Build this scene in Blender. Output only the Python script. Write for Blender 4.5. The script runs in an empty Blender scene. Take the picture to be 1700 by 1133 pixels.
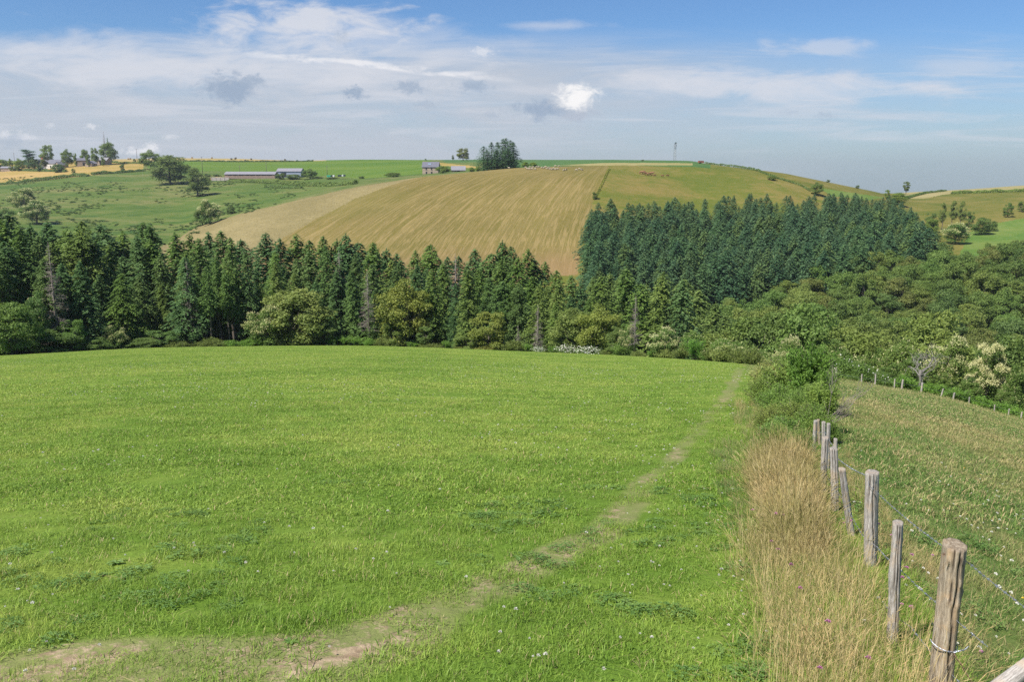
import bpy, bmesh, math, random
import numpy as np
from mathutils import Vector, Matrix
R = math.radians
rng = np.random.default_rng(11)
random.seed(5)
SC = bpy.context.scene
COL = SC.collection

# ------------------------------------------------------------------ camera
PITCH = R(11.8); CP, SP = math.cos(PITCH), math.sin(PITCH); F = 1417.0
cam_d = bpy.data.cameras.new('camera'); cam = bpy.data.objects.new('camera', cam_d); COL.objects.link(cam)
cam.location = (0, 0, 0); cam.rotation_euler = (R(90) - PITCH, 0, 0)
cam_d.sensor_width = 36; cam_d.lens = 36 * F / 1700; cam_d.clip_start = 0.1; cam_d.clip_end = 6000
SC.camera = cam

# ------------------------------------------------------------------ light and sky
SUN_EL, SUN_AZ = 55, -128      # azimuth from +Y towards +X (camera looks along +Y)
EXPOSURE = 0.7
sd = Vector((math.sin(R(SUN_AZ)) * math.cos(R(SUN_EL)), math.cos(R(SUN_AZ)) * math.cos(R(SUN_EL)), math.sin(R(SUN_EL))))
sl = bpy.data.lights.new('sun', 'SUN'); sl.energy = 5.0; sl.angle = R(0.55); sl.color = (1.0, 0.955, 0.88)
so = bpy.data.objects.new('sun', sl); COL.objects.link(so); so.rotation_euler = (-sd).to_track_quat('-Z', 'Y').to_euler()
so.location = (0, 0, 60)
SC.view_settings.view_transform = 'Standard'; SC.view_settings.look = 'None'
SC.view_settings.exposure = EXPOSURE; SC.view_settings.gamma = 1
SC.view_settings.use_curve_mapping = False
SC.cycles.max_bounces = 5; SC.cycles.diffuse_bounces = 2; SC.cycles.transmission_bounces = 3
SC.cycles.use_denoising = False

def uv(px, py):                 # photo pixel -> direction (X/Y, -Z/Y)
    xc = (px - 850) / F; yc = (py - 566.5) / F
    d = CP - yc * SP
    return xc / d, (SP + yc * CP) / d
def s_of(py): return uv(850, py)[1]
def project(X, Y, Z):
    zc = Y * CP - Z * SP; yc = -Y * SP - Z * CP      # camera depth / image down
    yc = -(Z * CP + Y * SP)
    return 850 + F * X / zc, 566.5 + F * yc / zc

class NT:                        # small node-tree helper
    def __init__(s, tree): s.t = tree; s.n = tree.nodes; s.l = tree.links
    def new(s, typ, **kw):
        n = s.n.new(typ)
        for k, v in kw.items(): setattr(n, k, v)
        return n
    def link(s, a, b): s.l.new(a, b)
    def put(s, sock, v):
        if v is None: return
        if isinstance(v, bpy.types.NodeSocket): s.l.new(v, sock)
        else: sock.default_value = v
    def math(s, op, a, b=None, c=None, clamp=False):
        n = s.new('ShaderNodeMath', operation=op); n.use_clamp = clamp
        s.put(n.inputs[0], a); s.put(n.inputs[1], b); s.put(n.inputs[2], c)
        return n.outputs[0]
    def mix(s, f, a, b, blend='MIX'):
        n = s.new('ShaderNodeMix', data_type='RGBA', blend_type=blend)
        s.put(n.inputs[0], f)
        for i, v in ((6, a), (7, b)):
            if not isinstance(v, bpy.types.NodeSocket): v = tuple(v) + ((1,) if len(v) == 3 else ())
            s.put(n.inputs[i], v)
        return n.outputs[2]
    def ss(s, v, lo, hi, to0=0.0, to1=1.0):
        n = s.new('ShaderNodeMapRange', interpolation_type='SMOOTHSTEP')
        s.put(n.inputs[0], v); s.put(n.inputs[1], lo); s.put(n.inputs[2], hi); s.put(n.inputs[3], to0); s.put(n.inputs[4], to1)
        return n.outputs[0]
    def noise(s, vec, scale, detail=4, rough=0.55, dist=0.0):
        n = s.new('ShaderNodeTexNoise'); s.put(n.inputs['Vector'], vec); s.put(n.inputs['Scale'], scale)
        n.inputs['Detail'].default_value = detail; n.inputs['Roughness'].default_value = rough
        n.inputs['Distortion'].default_value = dist
        return n.outputs[0]
    def scale(s, vec, v):
        n = s.new('ShaderNodeVectorMath', operation='MULTIPLY'); s.put(n.inputs[0], vec); n.inputs[1].default_value = v
        return n.outputs[0]
    def comb(s, x, y, z=0.0):
        n = s.new('ShaderNodeCombineXYZ'); s.put(n.inputs[0], x); s.put(n.inputs[1], y); s.put(n.inputs[2], z)
        return n.outputs[0]

world = bpy.data.worlds.new('World'); SC.world = world; world.use_nodes = True
w = NT(world.node_tree); w.n.clear()
sky = w.new('ShaderNodeTexSky', sky_type='NISHITA'); sky.sun_disc = False
sky.sun_elevation = R(SUN_EL); sky.sun_rotation = R(SUN_AZ); sky.altitude = 600
sky.air_density = 1.0; sky.dust_density = 0.9; sky.ozone_density = 2.2
SKY_STR = 0.0667
tc = w.new('ShaderNodeTexCoord')
nv = w.new('ShaderNodeVectorMath', operation='NORMALIZE'); w.link(tc.outputs['Generated'], nv.inputs[0])
sx = w.new('ShaderNodeSeparateXYZ'); w.link(nv.outputs[0], sx.inputs[0])
DX, DY, DZ = sx.outputs
ady = w.math('MAXIMUM', w.math('ABSOLUTE', DY), 0.05)
U = w.math('DIVIDE', DX, ady); EL = w.math('DIVIDE', DZ, ady)
P = w.comb(U, EL)
# cloud decks: stretched noise on the direction
big = w.noise(w.scale(P, (1.3, 7.0, 1)), 2.1, 6, 0.58, 0.3)
fine = w.noise(w.scale(P, (3.0, 11.0, 1)), 3.2, 8, 0.62, 0.5)
mid = w.noise(w.scale(P, (5.0, 13.0, 1)), 4.0, 9, 0.6, 0.4)
def uel(px, py):
    a, b = uv(px, py); return a, -b
def blob(px, py, wx, wy, soft=0.6, nz=0.9, src=None, ang=0.0, freq=None):
    cu, ce = uel(px, py)
    a = w.math('SUBTRACT', U, cu); b = w.math('SUBTRACT', EL, ce)
    if ang:
        c_, s_ = math.cos(ang), math.sin(ang)
        a2 = w.math('ADD', w.math('MULTIPLY', a, c_), w.math('MULTIPLY', b, s_))
        b = w.math('SUBTRACT', w.math('MULTIPLY', b, c_), w.math('MULTIPLY', a, s_)); a = a2
    a = w.math('DIVIDE', a, wx / F); b = w.math('DIVIDE', b, wy / F)
    d = w.math('SQRT', w.math('ADD', w.math('MULTIPLY', a, a), w.math('MULTIPLY', b, b)))
    n = src if src is not None else w.noise(w.scale(P, (1, 1.5, 1)), (freq or 1.25 * F / math.sqrt(wx * wy)), 9, 0.68, 0.5)
    v = w.math('ADD', w.math('SUBTRACT', 1.0, d), w.math('MULTIPLY', w.math('SUBTRACT', n, 0.5), nz * 2))
    return w.ss(v, 0.0, soft)
base_sky = w.mix(1.0, sky.outputs[0], (.61, .84, 1.12), 'MULTIPLY')
white = (6.5, 6.7, 7.3, 1); veilc = (4.9, 5.3, 6.0, 1); greyc = (3.2, 4.0, 5.2, 1); bright = (7.9, 7.9, 8.2, 1)
# broad veil: strong low and left, thinning right and up
m_el = w.ss(EL, 0.150, 0.095)
m_u = w.ss(U, 0.50, -0.05, 0.42, 1.0)
veil = w.math('MULTIPLY', w.math('MULTIPLY', m_el, m_u), w.ss(w.math('ADD', w.math('MULTIPLY', big, 0.7), w.math('MULTIPLY', fine, 0.5)), 0.40, 0.70, 0.62, 1.0))
c = w.mix(w.math('MULTIPLY', veil, 0.93), base_sky, veilc)
deck2 = blob(300, 108, 640, 62, 1.0, 1.1, fine, -0.05)
c = w.mix(w.math('MULTIPLY', deck2, 0.8), c, white)
bands = w.noise(w.scale(P, (1.6, 22.0, 1)), 2.6, 7, 0.62, 0.6)
c = w.mix(w.math('MULTIPLY', w.math('MULTIPLY', w.ss(bands, 0.47, 0.66), 0.5), w.math('MULTIPLY', w.ss(EL, 0.155, 0.10), w.ss(EL, 0.005, 0.03))), c, (6.3, 6.5, 7.1, 1))
top = blob(520, 40, 210, 48, 0.9, 1.15, mid, -0.02)
c = w.mix(w.math('MULTIPLY', top, 0.9), c, white)
c = w.mix(w.math('MULTIPLY', blob(640, 70, 300, 45, 1.0, 1.1, fine, -0.08), 0.45), c, white)
c = w.mix(w.math('MULTIPLY', blob(1300, 142, 360, 34, 0.9, 1.1, fine, -0.02), 0.8), c, white)
c = w.mix(w.math('MULTIPLY', blob(1180, 128, 105, 18, 0.9, 1.1, mid), 0.6), c, white)
c = w.mix(w.math('MULTIPLY', blob(1370, 78, 120, 20, 1.0, 1.3, mid), 0.5), c, white)
c = w.mix(w.math('MULTIPLY', blob(1620, 110, 170, 22, 1.0, 1.0, fine), 0.4), c, white)
c = w.mix(w.math('MULTIPLY', blob(900, 42, 130, 12, 1.0, 1.0, fine), 0.5), c, white)
c = w.mix(w.math('MULTIPLY', blob(1450, 225, 150, 12, 1.0, 0.8, fine), 0.3), c, white)
# thin bright rim of the deck
rim = w.math('ABSOLUTE', w.math('SUBTRACT', w.math('ADD', EL, w.math('MULTIPLY', U, 0.10)), w.math('ADD', 0.0905, w.math('MULTIPLY', w.math('SUBTRACT', fine, 0.5), 0.02))))
rimm = w.math('MULTIPLY', w.ss(rim, 0.0052, 0.0005), w.math('MULTIPLY', w.ss(U, -0.36, -0.2), w.ss(U, 0.03, -0.10)))
c = w.mix(w.math('MULTIPLY', rimm, w.ss(mid, 0.38, 0.56)), c, bright)
c = w.mix(w.math('MULTIPLY', blob(590, 103, 75, 6, 0.6, 0.8, mid, -0.08), 0.85), c, bright)
c = w.mix(w.math('MULTIPLY', blob(750, 122, 70, 5, 0.8, 0.9, mid, 0.02), 0.6), c, bright)
c = w.mix(w.math('MULTIPLY', blob(60, 80, 120, 16, 0.9, 0.9, mid, -0.03), 0.45), c, white)
for (x, y, a, b, o) in ((378, 147, 58, 26, 1.), (408, 140, 30, 17, .8), (586, 155, 22, 12, .95), (681, 145, 27, 12, .75), (785, 143, 30, 13, .7),
                        (205, 145, 10, 7, .3), (705, 172, 20, 8, .35), (815, 190, 14, 8, .3), (566, 62, 18, 12, .35), (610, 160, 9, 4, .4),
                        (1370, 192, 18, 7, .35), (1310, 186, 22, 5, .22), (20, 235, 30, 14, .3)):
    c = w.mix(w.math('MULTIPLY', blob(x, y, a * 1.15, b * 1.15, 0.85, 1.4), o), c, greyc)
c = w.mix(w.math('MULTIPLY', blob(928, 182, 66, 22, 0.8, 1.2), 0.9), c, (3.3, 4.1, 5.3, 1))
c = w.mix(w.math('MULTIPLY', blob(902, 180, 66, 20, 0.9, 1.3), 0.95), c, greyc)
c = w.mix(w.math('MULTIPLY', blob(950, 172, 52, 30, 0.9, 1.2), 0.7), c, (5.6, 5.9, 6.5, 1))
c = w.mix(blob(957, 160, 42, 27, 0.8, 1.2, None, 0.0, 48.0), c, (8.9, 8.8, 8.8, 1))
c = w.mix(w.math('MULTIPLY', blob(960, 192, 46, 12, 0.9, 1.0), 0.85), c, (4.4, 4.9, 5.8, 1))
for (x, y, a, b, o) in ((236, 252, 34, 9, .8), (252, 243, 14, 9, .7), (152, 210, 12, 6, .55), (40, 226, 16, 9, .3), (85, 208, 10, 6, .3), (8, 222, 12, 8, .4),
                        (283, 227, 16, 6, .4), (800, 85, 24, 9, .55), (55, 229, 10, 5, .25)):
    c = w.mix(w.math('MULTIPLY', blob(x, y, a * 1.1, b * 1.1, 0.9, 1.3), o), c, bright)
bg = w.new('ShaderNodeBackground'); bg.inputs[1].default_value = SKY_STR; w.link(c, bg.inputs[0])
wo = w.new('ShaderNodeOutputWorld'); w.link(bg.outputs[0], wo.inputs[0])
try: world.cycles.sampling_method = 'MANUAL'; world.cycles.sample_map_resolution = 512
except Exception: pass

HAZE = 0.00008
# ------------------------------------------------------------------ tagging and linking
def tag(o, label=None, cat=None, group=None, kind=None):
    if label: o['label'] = label
    if cat: o['category'] = cat
    if group: o['group'] = group
    if kind: o['kind'] = kind
    return o
def link(name, data, parent=None, mat=None):
    o = bpy.data.objects.new(name, data); COL.objects.link(o)
    if parent: o.parent = parent
    if mat is not None: data.materials.append(mat)
    return o
def empty(name, loc, rz=0, sc=1.0):
    o = bpy.data.objects.new(name, None); COL.objects.link(o)
    o.location = loc; o.rotation_euler = (0, 0, rz)
    o.scale = sc if hasattr(sc, '__len__') else (sc,) * 3
    o.empty_display_size = 0.2
    return o
def mk(name, V, Fc, mat=None, smooth=False, mi=None):
    """V (n,3); Fc list of int arrays each (m,k)"""
    me = bpy.data.meshes.new(name)
    V = np.asarray(V, np.float32); me.vertices.add(len(V)); me.vertices.foreach_set('co', V.ravel())
    Fc = [np.asarray(f, np.int32) for f in (Fc if isinstance(Fc, list) else [Fc]) if len(f)]
    nl = sum(f.size for f in Fc); nf = sum(len(f) for f in Fc)
    me.loops.add(nl); me.polygons.add(nf)
    me.loops.foreach_set('vertex_index', np.concatenate([f.ravel() for f in Fc]))
    tot = np.concatenate([np.full(len(f), f.shape[1], np.int32) for f in Fc])
    st = np.concatenate([[0], np.cumsum(tot)[:-1]]).astype(np.int32)
    me.polygons.foreach_set('loop_start', st); me.polygons.foreach_set('loop_total', tot)
    if mi is not None: me.polygons.foreach_set('material_index', np.asarray(mi, np.int32))
    me.update(calc_edges=True)
    me.polygons.foreach_set('use_smooth', np.full(nf, smooth))
    if mat is not None:
        for m in (mat if isinstance(mat, (list, tuple)) else [mat]): me.materials.append(m)
    return me
class MB:                        # gathers pieces of one mesh
    def __init__(s): s.V = []; s.Q = []; s.T = []; s.n = 0
    def add(s, V, Q=None, T=None):
        V = np.asarray(V, float).reshape(-1, 3)
        if Q is not None and len(Q): s.Q.append(np.asarray(Q, int) + s.n)
        if T is not None and len(T): s.T.append(np.asarray(T, int) + s.n)
        s.V.append(V); s.n += len(V)
    def tube(s, pts, rad, sides=6, cap=True):
        pts = np.asarray(pts, float); rad = np.broadcast_to(np.asarray(rad, float), (len(pts),))
        V = []
        for i, p in enumerate(pts):
            d = pts[min(i + 1, len(pts) - 1)] - pts[max(i - 1, 0)]; d = d / (np.linalg.norm(d) + 1e-9)
            a = np.array([0, 0, 1.]) if abs(d[2]) < .9 else np.array([1., 0, 0])
            x = np.cross(a, d); x /= np.linalg.norm(x); y = np.cross(d, x)
            t = np.arange(sides) * 2 * math.pi / sides
            V.append(p + rad[i] * (np.cos(t)[:, None] * x + np.sin(t)[:, None] * y))
        n = len(pts); V = np.concatenate(V)
        Q = [[i * sides + j, i * sides + (j + 1) % sides, (i + 1) * sides + (j + 1) % sides, (i + 1) * sides + j] for i in range(n - 1) for j in range(sides)]
        T = []
        if cap:
            V = np.vstack([V, pts[0], pts[-1]]); a = n * sides
            T = [[a, (j + 1) % sides, j] for j in range(sides)] + [[a + 1, (n - 1) * sides + j, (n - 1) * sides + (j + 1) % sides] for j in range(sides)]
        s.add(V, Q, T)
    def box(s, c, size, rz=0.0):
        c = np.asarray(c, float); h = np.asarray(size, float) / 2
        v = np.array([[i, j, k] for i in (-1, 1) for j in (-1, 1) for k in (-1, 1)]) * h
        cr, sr = math.cos(rz), math.sin(rz)
        v = np.stack([v[:, 0] * cr - v[:, 1] * sr, v[:, 0] * sr + v[:, 1] * cr, v[:, 2]], 1) + c
        s.add(v, [[0, 1, 3, 2], [4, 6, 7, 5], [0, 4, 5, 1], [2, 3, 7, 6], [0, 2, 6, 4], [1, 5, 7, 3]])
    def build(s, name, mat=None, smooth=False):
        return mk(name, np.concatenate(s.V), [np.concatenate(x) for x in (s.Q, s.T) if x], mat, smooth)

# ------------------------------------------------------------------ noise in numpy
def _h(ix, iy, seed):
    n = (ix.astype(np.int64) * 374761393 + iy.astype(np.int64) * 668265263 + seed * 144665) & 0x7fffffff
    n = ((n ^ (n >> 13)) * 1274126177) & 0x7fffffff
    return ((n ^ (n >> 16)) & 0xffff) / 65535.0
def vnoise(x, y, seed=0):
    x = np.asarray(x, float); y = np.asarray(y, float)
    ix = np.floor(x); iy = np.floor(y); fx = x - ix; fy = y - iy
    fx = fx * fx * (3 - 2 * fx); fy = fy * fy * (3 - 2 * fy)
    a = _h(ix, iy, seed); b = _h(ix + 1, iy, seed); c_ = _h(ix, iy + 1, seed); d = _h(ix + 1, iy + 1, seed)
    return (a * (1 - fx) + b * fx) * (1 - fy) + (c_ * (1 - fx) + d * fx) * fy
def fbm(x, y, seed=0, o=4):
    t = 0; a = 0.5; k = 0
    for i in range(o):
        t = t + a * vnoise(x * 2 ** i, y * 2 ** i, seed + i * 7); k += a; a *= .5
    return t / k

# ------------------------------------------------------------------ terrain
E = 2.3
_cx = np.array([-900, -300, 0, 300, 560, 900, 1240, 1380, 1560, 1700, 2000, 2600.])
_dc = np.array([90, 95, 105, 122, 128, 118, 74, 54, 50, 50, 50, 50.])
_re = np.array([.25, .238, .2275, .2165, .2148, .223, .238, .256, .278, .306, .35, .36])
_cu = np.array([uv(x, 600)[0] for x in _cx])
def pchip(x, y, xi):
    x = np.asarray(x, float); y = np.asarray(y, float); h = np.diff(x); d = np.diff(y) / h
    m = np.zeros(len(x)); m[0] = d[0]; m[-1] = d[-1]
    for i in range(1, len(x) - 1):
        if d[i - 1] * d[i] > 0:
            w1 = 2 * h[i] + h[i - 1]; w2 = h[i] + 2 * h[i - 1]; m[i] = (w1 + w2) / (w1 / d[i - 1] + w2 / d[i])
    xi = np.clip(xi, x[0], x[-1]); k = np.clip(np.searchsorted(x, xi) - 1, 0, len(x) - 2)
    t = (xi - x[k]) / h[k]
    return ((1 + 2 * t) * (1 - t) ** 2 * y[k] + t * (1 - t) ** 2 * h[k] * m[k] + t * t * (3 - 2 * t) * y[k + 1] + t * t * (t - 1) * h[k] * m[k + 1])
def dcf(u): return pchip(_cu, _dc, u)
def ref(u): return pchip(_cu, _re, u)
def znear(u, Y):
    dc = dcf(u); b = ref(u) - 2 * E / dc
    return -(E + b * Y + E / dc ** 2 * Y * Y)
# far knots: (Y, photo y) or (Y, -z) when negative
FAR = {
 -600: [(180,-46.),(240,-52.),(330,420),(450,376),(560,338),(700,312),(820,295),(950,276),(1050,270),(1150,271)],
 0:    [(180,-46.),(240,-52.),(330,420),(450,372),(560,335),(700,312),(780,302),(820,294),(900,283),(960,273),(1050,267.5),(1150,268)],
 160:  [(180,-46.),(240,-52.),(330,425),(440,382),(560,335),(650,310),(720,297),(800,284),(860,275),(950,267),(1050,265),(1150,266)],
 300:  [(180,-46.),(240,-53.),(330,430),(430,385),(520,350),(600,322),(680,303),(760,289),(850,276),(950,268),(1050,262.5),(1150,263)],
 400:  [(180,-46.),(240,-54.),(290,455),(340,410),(400,364),(420,354),(450,352),(520,335),(600,315),(680,301),(760,289),(850,278),(950,269),(1050,263.5),(1150,264)],
 500:  [(180,-46.),(240,-54.),(280,470),(330,420),(400,350),(430,331),(460,331),(540,319),(640,305),(700,296),(800,283),(900,273),(1000,267),(1100,267)],
 600:  [(180,-46.),(240,-54.),(280,470),(330,415),(390,348),(440,309),(465,308),(540,303),(640,297),(720,290),(800,281),(900,271),(1000,265),(1100,265)],
 700:  [(180,-46.),(240,-54.),(280,470),(330,410),(380,352),(430,305),(455,294),(520,295),(620,290),(700,281),(800,273),(900,268),(1000,265.5),(1100,266)],
 850:  [(180,-45.),(240,-53.),(280,475),(330,412),(380,350),(430,297),(465,279),(520,279),(620,277),(700,273),(800,268),(900,266),(1000,265),(1100,266)],
 1000: [(180,-43.),(235,-49.),(280,470),(300,450),(350,385),(400,325),(450,283),(475,274.5),(520,271),(560,270),(700,267.5),(900,265.2),(1000,266)],
 1150: [(180,-43.),(230,-49.),(280,490),(320,440),(370,380),(400,350),(450,300),(480,277),(510,270),(560,269),(700,268),(900,267),(1000,268)],
 1300: [(160,-43.),(220,-49.),(260,510),(300,460),(350,405),(400,352),(450,308),(500,288),(540,289),(700,300),(1000,310)],
 1450: [(150,-45.),(210,-49.),(250,510),(300,452),(350,410),(400,368),(450,336),(520,318.5),(560,319),(700,322),(1000,330)],
 1510: [(150,-46.),(210,-50.),(250,505),(300,450),(350,415),(430,370),(520,335),(580,329),(650,323),(740,319.5),(800,320),(1000,326)],
 1600: [(150,-46.),(210,-50.),(250,505),(300,448),(400,392),(480,350),(560,326),(600,320.5),(640,320),(740,315),(800,315),(1000,320)],
 1700: [(150,-46.),(210,-50.),(250,505),(300,446),(400,385),(460,356),(560,323),(600,317.5),(640,317),(760,308),(800,308),(1000,312)],
 2300: [(150,-46.),(210,-50.),(250,505),(300,446),(400,385),(460,356),(560,318),(600,310),(640,309),(760,298),(800,298),(1000,302)]}
YG = np.concatenate([np.arange(-60, 40, 1.0), np.arange(40, 560, 2.0), np.arange(560, 1500, 10.0)])
UG = np.linspace(-1.6, 1.6, 641)
def _build():
    xs = sorted(FAR); us = np.array([uv(x, 340)[0] for x in xs]); yy = YG[YG >= 120]
    cols = []
    for x in xs:
        k = FAR[x]; yk = [a for a, b in k]; zk = [(b if b < 0 else -s_of(b) * a) for a, b in k]
        yk.append(3000); zk.append(zk[-1] - 150)
        cols.append(pchip(yk, zk, np.maximum(yy, yk[0])))
    cols = np.array(cols)
    far = np.array([np.interp(UG, us, cols[:, j]) for j in range(len(yy))])       # (Y, U)
    ker = np.exp(-np.linspace(-2, 2, 9) ** 2); ker /= ker.sum()
    pad = np.pad(far, ((0, 0), (4, 4)), mode='edge')
    far = sum(ker[i] * pad[:, i:i + len(UG)] for i in range(9))
    Z = np.zeros((len(YG), len(UG)))
    for j, u in enumerate(UG):
        dc = float(dcf(u)); yn = YG[YG <= dc * 1.12]
        zn = znear(u, yn); y1 = max(150, dc + 55); sel = yy >= y1
        yk = np.concatenate([yn[::4], [yn[-1]] if (len(yn) - 1) % 4 else [], yy[sel]]); zk = np.concatenate([zn[::4], [zn[-1]] if (len(yn) - 1) % 4 else [], far[sel, j]])
        Z[:, j] = pchip(yk, zk, YG)
    return Z
ZG = _build()
def ground(X, Y):
    X = np.asarray(X, float); Y = np.asarray(Y, float)
    Yc = np.clip(Y, YG[0], YG[-1] - 1); u = np.clip(X / np.maximum(Y, 3.0), UG[0], UG[-1] - 1e-6)
    i = np.clip(np.searchsorted(YG, Yc, side='right') - 1, 0, len(YG) - 2); fy = (Yc - YG[i]) / (YG[i + 1] - YG[i])
    t = (u - UG[0]) / (UG[1] - UG[0]); j = np.clip(t.astype(int), 0, len(UG) - 2); fx = t - j
    z = (ZG[i, j] * (1 - fx) + ZG[i, j + 1] * fx) * (1 - fy) + (ZG[i + 1, j] * (1 - fx) + ZG[i + 1, j + 1] * fx) * fy
    amp = np.interp(Y, [0, 30, 150, 300, 600], [.03, .06, .15, .3, .3])
    wl = np.interp(Y, [0, 60, 300], [2.2, 6, 22.])
    z = z + amp * (fbm(X / 3.0, Y / 3.0, 3, 3) - .5) * np.clip(1 - Y / 80, 0, 1) + amp * (fbm(X / 25.0, Y / 25.0, 5, 3) - .5) * np.clip((Y - 20) / 80, 0, 1)
    return z
def g1(X, Y): return float(ground(np.array([X]), np.array([Y]))[0])
def hit(px, py, y0=3.0, y1=1200.0):
    u, s = uv(px, py); Y = np.exp(np.linspace(math.log(y0), math.log(y1), 6000))
    z = ground(u * Y, Y); m = np.nonzero(z >= -s * Y)[0]
    if not len(m): k = np.argmin(-s * Y - z)
    else: k = m[0]
    Yk = float(Y[k]); return np.array([u * Yk, Yk, float(z[k])])
def at(px, py, Y):              # a point on the ground at depth Y under this bearing
    u = uv(px, py)[0]; return np.array([u * Y, Y, g1(u * Y, Y)])
FENCE_A, FENCE_B = 1.55, 0.262
def fence_x(Y): return FENCE_A + FENCE_B * Y

# wheel track (photo points laid on the field)
TRACK = np.array([hit(*p)[:2] for p in ((-150, 1150), (120, 1105), (330, 1100), (520, 1085), (640, 1050), (720, 1005), (800, 975), (900, 930), (980, 890), (1040, 835), (1085, 790), (1130, 745), (1175, 700), (1205, 662), (1222, 630), (1228, 612))])
def poly_dist(X, Y, PTS):
    d = np.full(np.shape(X), 1e9)
    for a, b in zip(PTS[:-1], PTS[1:]):
        ab = b - a; t = np.clip(((X - a[0]) * ab[0] + (Y - a[1]) * ab[1]) / (ab @ ab), 0, 1)
        d = np.minimum(d, np.hypot(X - a[0] - t * ab[0], Y - a[1] - t * ab[1]))
    return d
def wear_at(X, Y):
    X = np.asarray(X, float); Y = np.asarray(Y, float)
    n = fbm(X * 2.1, Y * 1.3, 9, 3); n2 = fbm(X * 5, Y * 4, 19, 2)
    d = poly_dist(X + (vnoise(X * 1.1, Y * .8, 78) - .5) * .25, Y, TRACK); wd = np.interp(Y, [3, 4.2, 6, 12, 30, 70], [1.0, .75, .34, .21, .26, .36])
    core = np.clip(1.25 - (d / wd) ** 2, 0, 1)
    k = np.interp(Y, [3, 4.6, 6, 7.5, 10, 30, 70], [1.05, 1.0, .6, .55, .50, .42, .38])
    return core * k * np.clip(.68 + (n - .45) * 1.3, .4, 1) * (.5 + .8 * n2)
def in_poly(px, py, poly):
    c_ = np.zeros(px.shape, bool); n = len(poly)
    for i in range(n):
        x1, y1 = poly[i]; x2, y2 = poly[(i + 1) % n]
        if y1 == y2: continue
        c_ ^= ((y1 > py) != (y2 > py)) & (px < (x2 - x1) * (py - y1) / (y2 - y1) + x1)
    return c_

# ------------------------------------------------------------------ materials
MATS = {}
def mat_new(name):
    m = bpy.data.materials.new(name); m.use_nodes = True; t = NT(m.node_tree); t.n.clear(); return m, t
def finish(t, col, rough=0.8, bump=None, bstr=0.3, bdist=0.05, spec=0.25, transl=0.0, metal=0.0):
    p = t.new('ShaderNodeBsdfPrincipled'); t.put(p.inputs['Base Color'], col if isinstance(col, bpy.types.NodeSocket) else tuple(col) + (1,))
    t.put(p.inputs['Roughness'], rough); p.inputs['Specular IOR Level'].default_value = spec; p.inputs['Metallic'].default_value = metal
    if bump is not None:
        b = t.new('ShaderNodeBump'); b.inputs['Strength'].default_value = bstr; b.inputs['Distance'].default_value = bdist
        t.put(b.inputs['Height'], bump); t.link(b.outputs[0], p.inputs['Normal'])
    out = p.outputs[0]
    if transl:
        tr = t.new('ShaderNodeBsdfTranslucent'); t.put(tr.inputs[0], col if isinstance(col, bpy.types.NodeSocket) else tuple(col) + (1,))
        mx = t.new('ShaderNodeMixShader'); mx.inputs[0].default_value = transl; t.link(out, mx.inputs[1]); t.link(tr.outputs[0], mx.inputs[2]); out = mx.outputs[0]
    o = t.new('ShaderNodeOutputMaterial'); t.link(out, o.inputs[0])
def pos(t):
    g = t.new('ShaderNodeNewGeometry'); return g.outputs['Position'], g
def ramp3(t, f, a, b, c_, m=0.5):
    r = t.new('ShaderNodeValToRGB'); e = r.color_ramp.elements; e[0].position = 0.0; e[0].color = tuple(a) + (1,); e[1].position = 1.0; e[1].color = tuple(c_) + (1,)
    n = e.new(m); n.color = tuple(b) + (1,); t.put(r.inputs[0], f); return r.outputs[0]
def field_mat(name, a, b, c_, s1=0.05, s2=0.6, stretch=(1, 1, 1), bump=0.6, spec=0.1, extra=None):
    """grassy land seen from afar: three colours mixed by a wide and a fine noise"""
    m, t = mat_new(name); p, g = pos(t); p2 = t.scale(p, stretch)
    n1 = t.noise(p2, s1, 5, 0.6, 0.4); n2 = t.noise(p2, s2, 6, 0.7)
    f = t.math('ADD', t.math('MULTIPLY', n1, 0.6), t.math('MULTIPLY', n2, 0.4))
    f = t.ss(f, 0.34, 0.66)
    col = ramp3(t, f, a, b, c_)
    if extra: col = extra(t, p, col)
    finish(t, col, 0.9, t.noise(p, s2 * 2.5, 5, 0.7), bump, 0.6, spec)
    return m
def leaf_mat(name, c1, c2, c3, transl=0.25, wide=0.25, tint=True, spec=0.3, rough=0.55):
    m, t = mat_new(name); p, g = pos(t); ri = g.outputs['Random Per Island']
    n = t.noise(p, wide, 3, 0.5)
    f = t.math('ADD', t.math('MULTIPLY', ri, 0.55), t.math('MULTIPLY', t.ss(n, 0.35, 0.65), 0.45))
    col = ramp3(t, f, c1, c2, c3)
    if tint:
        oi = t.new('ShaderNodeObjectInfo'); col = t.mix(1.0, col, oi.outputs['Color'], 'MULTIPLY')
    finish(t, col, rough, spec=spec, transl=transl)
    return m
M = {}
M['conifer'] = leaf_mat('conifer_needles', (.088, .148, .044), (.14, .22, .062), (.21, .295, .090), 0.42)
M['spruce'] = leaf_mat('spruce_needles', (.070, .140, .064), (.108, .190, .078), (.16, .245, .098), 0.42)
M['broadleaf'] = leaf_mat('broadleaf_leaves', (.12, .175, .045), (.175, .235, .062), (.245, .30, .085), 0.42)
M['chestnut_leaf'] = leaf_mat('chestnut_leaves', (.095, .155, .032), (.14, .21, .048), (.20, .275, .072), 0.38)
M['blossom'] = leaf_mat('cream_blossom', (.46, .47, .18), (.60, .58, .27), (.74, .70, .40), 0.25, tint=False)
M['white_flower'] = leaf_mat('white_petals', (.55, .53, .46), (.70, .68, .60), (.85, .82, .76), 0.2, tint=False)
M['bush'] = leaf_mat('hedge_leaves', (.11, .170, .038), (.17, .24, .058), (.25, .32, .095), 0.42, wide=1.6)
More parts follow.
